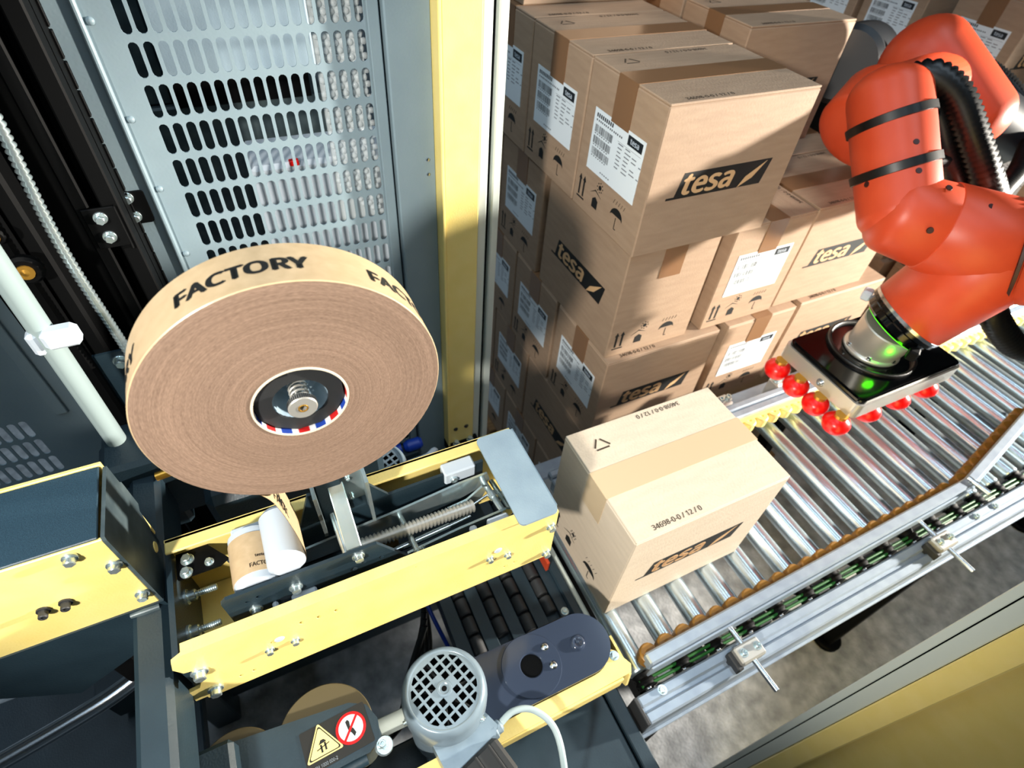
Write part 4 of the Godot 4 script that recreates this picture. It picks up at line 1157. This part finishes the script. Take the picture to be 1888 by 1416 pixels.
# everything flat on a carton: 0.4 mm proud of the board
func carton_meshes() -> void:
	var e := 0.0004
	body_mesh = MB.new().box(Vector3(0, CH / 2 - 0.002, 0), Vector3(CL, CH - 0.004, CW), 0.0022).mesh()
	flap_mesh = MB.new().box(Vector3(0, CH - 0.002, 0), Vector3(CL - 0.0015, 0.004, CW / 2 - 0.0018), 0.0012).mesh()
	seam_mesh = MB.new().box(Vector3(0, CH - 0.0028, 0), Vector3(CL - 0.02, 0.003, 0.004)).mesh()
	tape_mesh = MB.new().box(Vector3(0, CH + 0.0003, 0), Vector3(CL + 0.0012, 0.0006, 0.052)).box(Vector3(-CL / 2 - 0.0006, CH - 0.037, 0), Vector3(0.0012, 0.074, 0.052)).box(Vector3(CL / 2 + 0.0006, CH - 0.037, 0), Vector3(0.0012, 0.074, 0.052)).mesh()
	# label on the -x end; u runs to the right as seen from outside
	var lb := MB.new()
	var y1 := CH - 0.069
	var y0 := y1 - 0.106
	var hx := -CL / 2 - 0.0008
	var a := Vector3(hx, y1, -0.076)
	var b := Vector3(hx, y1, 0.076)
	var c := Vector3(hx, y0, 0.076)
	var d := Vector3(hx, y0, -0.076)
	var nn := Vector3(-1, 0, 0)
	lb.tri(a, b, c, nn, nn, nn, Vector2(0, 0), Vector2(1, 0), Vector2(1, 1))
	lb.tri(a, c, d, nn, nn, nn, Vector2(0, 0), Vector2(1, 1), Vector2(0, 1))
	lb.box(Vector3(hx + 0.0005, (y0 + y1) / 2, 0), Vector3(0.0008, 0.106, 0.152))
	label_mesh = lb.mesh()
	label_logo = text_mb("tesa", 0.0085, 0.0002, place(Vector3(hx - 0.0001, y1 - 0.0135, 0.048), Vector3(0, 0, 1), Vector3(0, 1, 0)), 1.1, 0.8).mesh()
	# handling marks on both ends
	var em := MB.new()
	for s in [-1.0, 1.0]:
		var xf := Transform3D(Basis(Vector3(0, 0, s), Vector3(0, 1, 0), Vector3(-s, 0, 0)), Vector3(-s * -CL / 2 * -1.0, 0, 0))
		if s > 0:
			xf = Transform3D(Basis(Vector3(0, 0, 1), Vector3(0, 1, 0), Vector3(-1, 0, 0)), Vector3(-CL / 2, 0, 0))
		else:
			xf = Transform3D(Basis(Vector3(0, 0, -1), Vector3(0, 1, 0), Vector3(1, 0, 0)), Vector3(CL / 2, 0, 0))
		# two arrows
		for o in [-0.088, -0.074]:
			em.prism(pv([o - 0.0025, 0.026, o + 0.0025, 0.026, o + 0.0025, 0.056, o + 0.0055, 0.056, o, 0.066, o - 0.0055, 0.056, o - 0.0025, 0.056]), e, xf)
		em.prism(rect2(-0.094, -0.068, 0.020, 0.023), e, xf)
		# sun over a shaded box
		em.prism(pv([-0.040, 0.024, -0.022, 0.024, -0.022, 0.040, -0.031, 0.046, -0.040, 0.040]), e, xf)
		em.prism(pv([-0.052, 0.047, -0.034, 0.059, -0.014, 0.050, -0.034, 0.0565]), e, xf)
		em.prism(disc2(-0.022, 0.068, 0.0045, 12), e, xf)
		for k in 8:
			var an := TAU * k / 8
			em.prism(disc2(-0.022 + 0.0085 * cos(an), 0.068 + 0.0085 * sin(an), 0.0015, 6), e, xf)
		# umbrella
		var um := PackedVector2Array()
		for k in 13:
			var an := PI * k / 12
			um.append(Vector2(0.040 + 0.019 * cos(an), 0.042 + 0.017 * sin(an)))
		for k in 4:
			um.append(Vector2(0.040 - 0.019 + 0.0095 * k + 0.0048, 0.0455))
		em.prism(um, e, xf)
		em.prism(rect2(0.0392, 0.0408, 0.020, 0.042), e, xf)
		em.prism(rect2(0.0408, 0.0455, 0.020, 0.0215), e, xf)
		for k in 5:
			em.prism(pv([0.024 + k * 0.008, 0.064, 0.0248 + k * 0.008, 0.064, 0.028 + k * 0.008, 0.072, 0.0272 + k * 0.008, 0.072]), e, xf)
	end_marks = em.mesh()
	# maker's emblem on both long sides
	for s in [1.0, -1.0]:
		var lf := MB.new()
		var lt := MB.new()
		var xf := Transform3D(Basis(Vector3(s, 0, 0), Vector3(0, 1, 0), Vector3(0, 0, s)), Vector3(0, CH * 0.48, s * CW / 2))
		lf.prism(pv([-0.112, -0.0225, 0.094, -0.0225, 0.104, 0.0225, -0.086, 0.0225, -0.096, -0.0185, -0.112, -0.0185]), e, xf)
		var org := xf * Vector3(-0.030, 0.001, e)
		var tb := text_mb("tesa", 0.035, 0.0003, place(org, Vector3(s + 0.0, 0, 0), Vector3(0, 1, 0)), 1.18, 1.2)
		# slanted lettering
		for i in tb.v.size():
			var p := tb.v[i]
			p.x += s * (p.y - org.y) * 0.18
			tb.v[i] = p
		lt.v.append_array(tb.v)
		lt.n.append_array(tb.n)
		lt.uv.append_array(tb.uv)
		lt.prism(pv([0.042, -0.0225, 0.054, -0.004, 0.093, 0.020, 0.070, -0.008]), 0.0003, Transform3D(xf.basis, xf * Vector3(0, 0, e)))
		logo_field.append(lf.mesh())
		logo_text.append(lt.mesh())
	# type and recycling triangle on the lid
	var tp := text_mb("34698-0-0 / 12 / 0", 0.0085, 0.0002, place(Vector3(-0.07, CH + 0.0001, CW / 2 - 0.012), Vector3(1, 0, 0), Vector3(0, 0, -1)), 1.0, 0.5)
	var t2 := text_mb("34698-0-0 / 12 / 0", 0.0085, 0.0002, place(Vector3(0.03, CH + 0.0001, -CW / 2 + 0.012), Vector3(-1, 0, 0), Vector3(0, 0, 1)), 1.0, 0.5)
	tp.v.append_array(t2.v); tp.n.append_array(t2.n); tp.uv.append_array(t2.uv)
	for k in 3:
		var p0 := Vector2(0.020 * cos(TAU * k / 3 + 0.5), 0.016 * sin(TAU * k / 3 + 0.5))
		var p1 := Vector2(0.020 * cos(TAU * (k + 1) / 3 + 0.5), 0.016 * sin(TAU * (k + 1) / 3 + 0.5))
		var dd := (p1 - p0).normalized()
		var ee := Vector2(dd.y, -dd.x)
		var s0 := p0 + dd * 0.006
		var s1 := p1 - dd * 0.004
		tp.prism(PackedVector2Array([s0 - ee * 0.0015, s1 - ee * 0.0015, s1 + ee * 0.0015, s0 + ee * 0.0015]), 0.0003, Transform3D(Basis(Vector3(1, 0, 0), Vector3(0, 0, 1), Vector3(0, 1, 0)), Vector3(-0.105, CH + 0.0001, -0.068)))
	top_print = tp.mesh()

func carton(label: String, group: String, with_label: bool, pale := false) -> Node3D:
	var t := thing("carton", label, "carton", Vector3.ZERO, group)
	var k: Material = M.kraft_painted_lit if pale else M.kraft  # pale: strong light on the travelling carton is put into its colours
	shared(t, "board_body", body_mesh, k, Vector3.ZERO)
	shared(t, "lid_flap", flap_mesh, k, Vector3(0, 0, CW / 4 + 0.0006))
	shared(t, "lid_flap", flap_mesh, k, Vector3(0, 0, -CW / 4 - 0.0006))
	shared(t, "lid_seam", seam_mesh, M.kraft_edge, Vector3.ZERO)
	shared(t, "packing_tape", tape_mesh, M.pack_tape_painted_lit if pale else M.pack_tape, Vector3.ZERO)
	shared(t, "handling_marks", end_marks, M.print, Vector3.ZERO)
	for i in 2:
		var f := shared(t, "emblem", logo_field[i], M.print, Vector3.ZERO)
		shared(f, "emblem_lettering", logo_text[i], M.logo_letter, Vector3.ZERO)
	shared(t, "lid_print", top_print, M.print_soft, Vector3.ZERO)
	if with_label:
		var l := shared(t, "address_label", label_mesh, M.label, Vector3.ZERO)
		shared(l, "label_emblem", label_logo, M.white_plastic, Vector3.ZERO)
	return t

func build_cartons() -> void:
	carton_meshes()
	# the one on the conveyor
	var m := carton("brown carton coloured brighter for the strong light on it, travelling on the rollers in front of the machine", "cartons of tape", false, true)
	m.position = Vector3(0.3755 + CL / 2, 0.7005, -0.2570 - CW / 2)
	# pallets
	pallet("wooden pallet under the near stack of cartons", Vector3(0.99, 0, -1.19), 0.098)
	pallet("wooden pallet under the far stack of cartons behind the robot", Vector3(2.45, 0, -1.2), 0.098)
	var first: Node3D = null
	var plain: Node3D = null
	var y0 := 0.0985
	var H := CH + 0.0005
	# [corner x, layer, front z, turned, labelled, label]
	var q := HALF
	var list := [
		# top layer
		[0.587, 4, -0.660, 0, 1, "nearest top carton of the stack, lit front with large dark emblem"],
		[0.587, 4, -0.878, 0, 1, "top carton second from the front, labelled end, behind the nearest"],
		[0.587, 4, -1.096, 0, 1, "top carton third from the front, its label cut by the door frame"],
		[0.587, 4, -1.314, 0, 1, "top carton fourth from the front, beside the door frame"],
		[0.601, 5, -1.175, 0, 1, "lone carton on top of the stack at the upper picture edge"],
		[1.009, 4, -0.959, 0, 1, "top carton standing apart at the back beside the robot arm"],
		[1.009, 4, -1.180, 0, 1, "top carton standing apart, behind the one beside the robot"],
		# second layer
		[0.595, 3, -0.672, 1, 0, "second-layer corner carton, emblem on its left side, arm shadow on front"],
		[0.849, 3, -0.672, 1, 1, "second-layer carton whose front label is torn by brown tape"],
		[1.072, 3, -0.676, 0, 1, "second-layer carton with dark emblem next to the orange arm"],
		[1.072, 3, -0.894, 0, 1, "second-layer carton behind the emblem carton next to the arm"],
		[0.595, 3, -1.000, 0, 1, "second-layer carton with white label left of the emblem side"],
		[0.595, 3, -1.218, 0, 1, "second-layer carton with white label at the door frame"],
		[0.93, 3, -1.115, 0, 1, "inner second-layer carton below the apart standing cartons"],
		# third layer
		[0.594, 2, -0.655, 0, 1, "third-layer corner carton, emblem just above the travelling carton"],
		[0.925, 2, -0.655, 1, 1, "third-layer carton with white label behind the guide rail"],
		[1.158, 2, -0.660, 0, 1, "third-layer carton partly behind the suction gripper"],
		[0.594, 2, -0.880, 0, 1, "third-layer carton with white label, second from the corner"],
		[0.594, 2, -1.100, 0, 1, "third-layer carton with white label at the door frame"],
		[0.925, 2, -0.970, 0, 1, "inner third-layer carton behind the labelled one"],
		[1.24, 2, -0.970, 0, 1, "inner third-layer carton on the robot side"],
		# fourth layer
		[0.595, 1, -0.672, 1, 0, "fourth-layer corner carton hidden behind the travelling carton"],
		[0.849, 1, -0.672, 1, 1, "fourth-layer carton below the guide rail"],
		[1.072, 1, -0.676, 0, 1, "fourth-layer carton low beside the conveyor"],
		[0.595, 1, -0.985, 0, 1, "fourth-layer carton with dim label near the grey end plate"],
		[0.595, 1, -1.205, 0, 1, "fourth-layer carton with dim label low at the door frame"],
		[0.93, 1, -0.99, 0, 1, "inner fourth-layer carton in the heart of the near stack"],
		# bottom layer
		[0.594, 0, -0.660, 0, 1, "bottom-layer corner carton on the pallet"],
		[0.925, 0, -0.660, 1, 1, "bottom-layer carton on the pallet, second from the corner"],
		[1.158, 0, -0.660, 0, 1, "bottom-layer carton on the pallet on the robot side"],
		[0.594, 0, -0.880, 0, 1, "bottom-layer carton with label, second along the left side"],
		[0.594, 0, -1.100, 0, 1, "bottom-layer carton with label, third along the left side"],
		[0.93, 0, -0.98, 0, 1, "inner bottom-layer carton in the heart of the near stack"],
	]
	for e in list:
		var src: Node3D = first if e[4] == 1 else plain
		var o: Node3D
		if src == null:
			o = carton(e[5], "cartons of tape", e[4] == 1)
			if e[4] == 1: first = o
			else: plain = o
		else:
			o = dup(src, e[5], Vector3.ZERO)
		var dx: float = CL if e[3] == 0 else CW
		var dz: float = CW if e[3] == 0 else CL
		o.position = Vector3(e[0] + dx / 2, y0 + H * e[1], e[2] - dz / 2)
		o.rotation.y = 0.0 if e[3] == 0 else PI / 2
	# far stack behind the robot, ends towards us
	var zs := [-0.957, -1.253, -1.49, -1.72]
	var zn := ["nearest", "second", "third", "last"]
	var ln := ["on the pallet", "in the second layer", "in the third layer", "in the fourth layer", "in the top layer"]
	for ly in 5:
		for c in 4:
			dup(first, "carton of the dark far stack, %s in the row %s" % [zn[c], ln[ly]], Vector3(2.0 + CL / 2, y0 + H * ly, zs[c] - CW / 2 + (0.02 if ly % 2 else 0.0)))
	for ly in 4:
		dup(first, "carton of the dark far stack's near corner column, " + ln[ly], Vector3(2.02 + CL / 2, y0 + H * ly, -0.70 - CW / 2))

const HALF := 0.5

func pallet(label: String, at: Vector3, h: float) -> void:
	var t := thing("pallet", label, "pallet", at, "pallets")
	for k in 7:
		part(t, "deck_board", MB.new().bb(at.x - 0.42, at.x + 0.5, h - 0.018, h, at.z - 0.56 + k * 0.165, at.z - 0.56 + k * 0.165 + 0.11, 0.002), M.wood)
	for x in [-0.40, 0.0, 0.40]:
		part(t, "bearer", MB.new().bb(at.x + x - 0.02, at.x + x + 0.08, 0.0, h - 0.018, at.z - 0.56, at.z + 0.54, 0.003), M.wood)

# ------------------------------------------------------------------ robot
# rounded tube-like shell: ends dome over
func shell(a: Vector3, b: Vector3, ra: float, rb: float, da: float, db: float, seg := 40) -> MB:
	var l := a.distance_to(b)
	var p := []
	for i in 9:
		var s := PI / 2 * i / 8
		p.append(Vector2(ra * sin(s), -da * cos(s)))
	for i in 9:
		var s := PI / 2 * (8 - i) / 8
		p.append(Vector2(rb * sin(s), l + db * cos(s)))
	return MB.new().lathe(a, b - a, p, seg, true)

func build_robot() -> void:
	var fl := Vector3(1.093, 1.040, -0.421)
	var j1 := Vector3(1.165, 1.206, -0.379)
	var hh := Vector3(1.040, 1.225, -0.512)
	var uu := Vector3(1.096, 1.354, -0.665)
	var v0 := Vector3(1.377, 1.361, -0.815)
	var v1 := Vector3(1.440, 1.276, -0.685)
	var t := thing("robot_arm", "orange jointed robot arm reaching down over the conveyor", "robot arm", Vector3(1.70, 0.0, -1.12))
	var wa := (j1 - fl).normalized()
	part(t, "wrist", shell(fl, j1, 0.076, 0.086, 0.0, 0.012), M.orange)
	var ea := (j1 - hh).normalized()
	part(t, "forearm", shell(hh + ea * 0.06, j1, 0.077, 0.086, 0.01, 0.012), M.orange)
	part(t, "elbow_housing", shell(hh - ea * 0.005, hh + ea * 0.105, 0.070, 0.0785, 0.045, 0.004), M.orange)
	part(t, "elbow_seam", MB.new().lathe(hh + ea * 0.106, ea, [Vector2(0.0786, 0), Vector2(0.0792, 0.0006), Vector2(0.0792, 0.002), Vector2(0.0786, 0.0026)], 48), M.orange_dark)
	var ua := (uu - hh).normalized()
	part(t, "upper_link", shell(hh + ua * 0.0, uu + ua * 0.01, 0.066, 0.068, 0.04, 0.05), M.orange)
	part(t, "link_disc", shell(Vector3(1.120, 1.285, -0.700), Vector3(1.180, 1.320, -0.720), 0.088, 0.088, 0.03, 0.03), M.orange)
	part(t, "shoulder_link", shell(v0, v1, 0.088, 0.082, 0.075, 0.06), M.orange)
	part(t, "shoulder_joint", shell(uu + Vector3(0.02, -0.01, -0.02), v0.lerp(v1, 0.4), 0.06, 0.068, 0.02, 0.0), M.orange)
	# end joint, leaving the picture to the right
	var j2 := Vector3(1.222, 1.240, -0.285)
	part(t, "joint_ring", MB.new().lathe(j1 + (j2 - j1).normalized() * 0.012, (j2 - j1), [Vector2(0.080, -0.002), Vector2(0.091, 0), Vector2(0.091, 0.005), Vector2(0.080, 0.007)], 48), M.orange_dark)
	part(t, "end_joint", shell(j1 + (j2 - j1).normalized() * 0.020, j2, 0.0895, 0.09, 0.0, 0.05), M.orange)
	# dark base behind the near stack
	part(t, "column", MB.new().lathe(Vector3(1.70, 0.0, -1.12), Vector3(0, 1, 0), [Vector2(0, 0), Vector2(0.15, 0), Vector2(0.15, 0.03), Vector2(0.10, 0.06), Vector2(0.095, 1.00), Vector2(0.115, 1.06), Vector2(0.115, 1.22), Vector2(0.08, 1.28), Vector2(0, 1.29)], 40), M.black)
	part(t, "motor_can", MB.new().cyl(Vector3(1.50, 1.29, -0.80), Vector3(1.70, 1.20, -0.70), 0.072, 32, 0.012), M.dark_can)
	part(t, "counter_can", MB.new().cyl(Vector3(1.36, 1.30, -0.98), Vector3(1.62, 1.26, -1.12), 0.085, 32, 0.012), M.dark_can)
	# seams and bolt recesses
	var cam := Vector3(0, 1.7, 0)
	for e in [[hh, ea, 0.079, 0.03, 0.1], [hh, ea, 0.0785, 0.03, -0.9], [hh, ea, 0.079, 0.098, -0.75], [hh, ua, 0.0665, 0.05, 0.5], [hh, ua, 0.0668, 0.10, 0.5], [hh, ua, 0.0670, 0.16, 0.5], [hh, ua, 0.0665, 0.05, -0.7], [j1, (j2 - j1).normalized(), 0.0895, 0.035, 0.35], [j1, (j2 - j1).normalized(), 0.0895, 0.035, -0.25], [j1, (j2 - j1).normalized(), 0.0895, 0.035, -0.9]]:
		var ax: Vector3 = e[1]
		var p: Vector3 = e[0] + ax * e[3]
		var tc := (cam - p)
		tc = (tc - ax * tc.dot(ax)).normalized().rotated(ax, e[4])
		part(t, "bolt_recess", MB.new().lathe(p + tc * (e[2] - 0.002), tc, [Vector2(0.0055, 0), Vector2(0.005, 0.0026), Vector2(0, 0.0026)], 14), M.orange_dark)
	# black straps round the upper link
	for s in [0.075, 0.165]:
		var ring := MB.new().lathe(hh + ua * s, ua + Vector3(-0.30, 0.15, 0.0), [Vector2(0.0690, 0), Vector2(0.0712, 0.001), Vector2(0.0712, 0.015), Vector2(0.0690, 0.016)], 40)
		part(t, "strap", ring, M.black_rubber)
		var bp: Vector3 = hh + ua * (s + 0.01) + Vector3(0.074, 0.012, 0.02)
		part(t, "strap_buckle", MB.new().box(bp, Vector3(0.045, 0.018, 0.03), 0.003), M.black_rubber)
	# hoses
	part(t, "ribbed_hose", ribbed(curve([Vector3(1.128, 1.385, -0.675), Vector3(1.150, 1.400, -0.648), Vector3(1.180, 1.378, -0.606), Vector3(1.212, 1.318, -0.552), Vector3(1.262, 1.247, -0.505), Vector3(1.371, 1.176, -0.515)], 12), 0.028, 0.005, 0.0105, 20), M.black_rubber)
	part(t, "ribbed_hose", ribbed(curve([Vector3(1.150, 1.372, -0.650), Vector3(1.176, 1.340, -0.612), Vector3(1.198, 1.290, -0.575), Vector3(1.235, 1.238, -0.540), Vector3(1.33, 1.19, -0.525)], 12), 0.018, 0.003, 0.007, 16), M.black_rubber)
	part(t, "ribbed_hose", ribbed(curve([Vector3(1.56, 1.345, -0.86), Vector3(1.612, 1.333, -0.816), Vector3(1.663, 1.295, -0.742), Vector3(1.673, 1.238, -0.666), Vector3(1.565, 1.196, -0.594), Vector3(1.445, 1.176, -0.551), Vector3(1.40, 1.178, -0.52)], 12), 0.021, 0.0035, 0.008, 16), M.black_rubber)
	part(t, "ribbed_hose", ribbed(curve([Vector3(1.245, 1.13, -0.385), Vector3(1.256, 1.079, -0.372), Vector3(1.282, 1.032, -0.343), Vector3(1.345, 0.984, -0.298), Vector3(1.42, 1.0, -0.26), Vector3(1.40, 1.15, -0.28), Vector3(1.31, 1.21, -0.31)], 12), 0.026, 0.004, 0.009, 18), M.black_rubber)
	# flange
	var d := wa
	part(t, "flange_ring", MB.new().lathe(fl, -d, [Vector2(0.074, -0.012), Vector2(0.0765, -0.010), Vector2(0.0765, 0.0), Vector2(0.070, 0.004), Vector2(0.070, 0.016), Vector2(0.064, 0.022), Vector2(0, 0.022)], 48), M.black_gloss)
	part(t, "flange_collar", MB.new().lathe(fl, -d, [Vector2(0.0745, -0.016), Vector2(0.0775, -0.014), Vector2(0.0775, -0.008), Vector2(0.0745, -0.006)], 48), M.steel)
	for e in [0.15, 2.75]:
		var pp := fl + Vector3(0, 0, -1).rotated(d, e) * 0.082
		part(t, "cable_clip", MB.new().box(pp, Vector3(0.022, 0.022, 0.018), 0.003, Basis(Vector3.UP, 0.5)), M.white_plastic if e < 1 else M.black)
	# suction gripper
	var g := thing("suction_gripper", "flat silver and black suction gripper with red cups above the rollers", "gripper", Vector3(1.095, 0.86, -0.43))
	var gx0 := 0.941
	var gx1 := 1.246
	var gz0 := -0.527
	var gz1 := -0.329
	part(g, "metal_frame", MB.new().prism(rect2(gx0, gx1, gz0, gz1, 0.014, 6), 0.034, aty(0.905)), M.brushed)
	part(g, "black_lid", MB.new().prism(rect2(gx0 + 0.004, gx1 - 0.004, gz0 + 0.004, gz1 - 0.004, 0.014, 6), 0.008, aty(0.939)).prism(rect2(gx0 + 0.008, gx1 - 0.008, gz0 + 0.008, gz1 - 0.008, 0.013, 6), 0.003, aty(0.947)), M.black_gloss)
	part(g, "round_seal", MB.new().lathe(Vector3(1.085, 0.950, -0.435), Vector3(0, 1, 0), [Vector2(0.086, 0), Vector2(0.087, 0.006), Vector2(0.083, 0.009), Vector2(0.079, 0.006), Vector2(0.078, 0)], 48, true), M.black_rubber)
	part(g, "side_bolt", MB.new().socket(Vector3(gx0, 0.922, -0.418), Vector3(-1, 0, 0), 0.006, 0.006), M.steel)
	var fb := Vector3(1.085, 0.950, -0.435)
	var ft := fl - d * 0.020
	part(g, "mount_foot", MB.new().lathe(fb, Vector3(0, 1, 0), [Vector2(0, 0), Vector2(0.054, 0), Vector2(0.056, 0.004), Vector2(0.054, 0.009), Vector2(0.046, 0.011), Vector2(0.040, 0.016)], 40, true), M.brushed)
	part(g, "mount_neck", MB.new().cyl(fb + Vector3(0, 0.006, 0), ft, 0.050, 40, 0.002, 0.056), M.brushed)
	part(g, "green_ring", MB.new().lathe(ft - d * 0.001, d, [Vector2(0.058, -0.003), Vector2(0.0605, -0.003), Vector2(0.0605, 0.003), Vector2(0.058, 0.003)], 48), M.led_green)
	var gl := OmniLight3D.new()
	gl.name = "green_glow"
	g.add_child(gl)
	gl.position = fb + Vector3(-0.035, 0.042, 0.05) - g.position
	gl.light_color = Color(0.3, 1.0, 0.05)
	gl.light_energy = 0.002
	gl.light_size = 0.01
	gl.shadow_enabled = true
	for a in [0.6, 1.6, 2.6, 3.6]:
		part(g, "foot_screw", MB.new().socket(fb + Vector3(cos(a) * 0.049, 0.010, sin(a) * 0.049), Vector3(0, 1, 0), 0.005, 0.006), M.steel)
	var cm := MB.new().lathe(Vector3.ZERO, Vector3(0, -1, 0), [Vector2(0, 0), Vector2(0.010, 0), Vector2(0.014, 0.003), Vector2(0.022, 0.008), Vector2(0.0265, 0.016), Vector2(0.0265, 0.024), Vector2(0.022, 0.034), Vector2(0.019, 0.037), Vector2(0.012, 0.034), Vector2(0, 0.032)], 26, true).mesh()
	var fm := MB.new().cyl(Vector3(0, -0.003, 0), Vector3(0, 0.0055, 0), 0.0125, 16).mesh()
	for i in 4:
		for j in 4:
			var cc := shared(g, "suction_cup", cm, M.cup_red, Vector3(gx0 - 0.006 + 0.0885 * i, 0.8995, gz0 + 0.018 + 0.0545 * j) - g.position)
			shared(cc, "fitting", fm, M.brass, Vector3.ZERO)

func build_behind() -> void:
	# what shows through the slots of the guard
	var t := thing("control_cabinet", "grey control cabinet standing behind the perforated guard", "cabinet", Vector3(0.04, 0.0, -1.15))
	part(t, "cabinet_body", MB.new().bb(-0.055, 0.150, 1.392, 1.75, -1.15, -0.955, 0.003), M.grey_plate)
	part(t, "cabinet_gap", MB.new().bb(-0.052, 0.136, 1.352, 1.392, -1.14, -0.960), M.black)
	part(t, "cabinet_base", MB.new().bb(-0.30, 0.160, 0.0, 1.352, -1.15, -0.965, 0.003), M.side_plate)
	part(t, "cabinet_side", MB.new().bb(-0.30, -0.056, 1.352, 1.75, -1.15, -0.975, 0.003), M.side_plate)
	var b := thing("white_box", "white box with a red mark behind the perforated guard", "box", Vector3(0.13, 0.0, -0.92))
	part(b, "box_body", MB.new().bb(0.018, 0.235, 0.90, 1.300, -0.955, -0.855, 0.006), M.white_plastic)
	part(b, "red_tab", MB.new().bb(0.072, 0.086, 1.296, 1.304, -0.862, -0.853, 0.001), M.cup_red)
	part(b, "box_shelf", MB.new().bb(0.02, 0.25, 0.0, 0.90, -0.955, -0.87, 0.004), M.side_plate)
	var w := thing("bubble_wrap", "clear bubble film hanging behind the right slots of the guard", "bubble wrap", Vector3(0.165, 1.2, -0.82))
	part(w, "film", MB.new().bb(0.128, 0.190, 1.21, 1.75, -0.818, -0.8175), M.bubble)
	var bub := MB.new()
	for i in 7:
		for j in 62:
			var p := Vector3(0.1325 + i * 0.0092 + (0.0046 if j % 2 else 0.0), 1.214 + j * 0.0086, -0.8175)
			if p.y < 1.27 + (0.13 - p.x) * 0.9:
				continue
			bub.lathe(p, Vector3(0, 0, 1), [Vector2(0.0043, 0), Vector2(0.0038, 0.002), Vector2(0.0022, 0.0034), Vector2(0, 0.0038)], 10, true)
	var o := part(w, "bubbles", bub, M.bubble)
	o.set_meta("kind", "stuff")
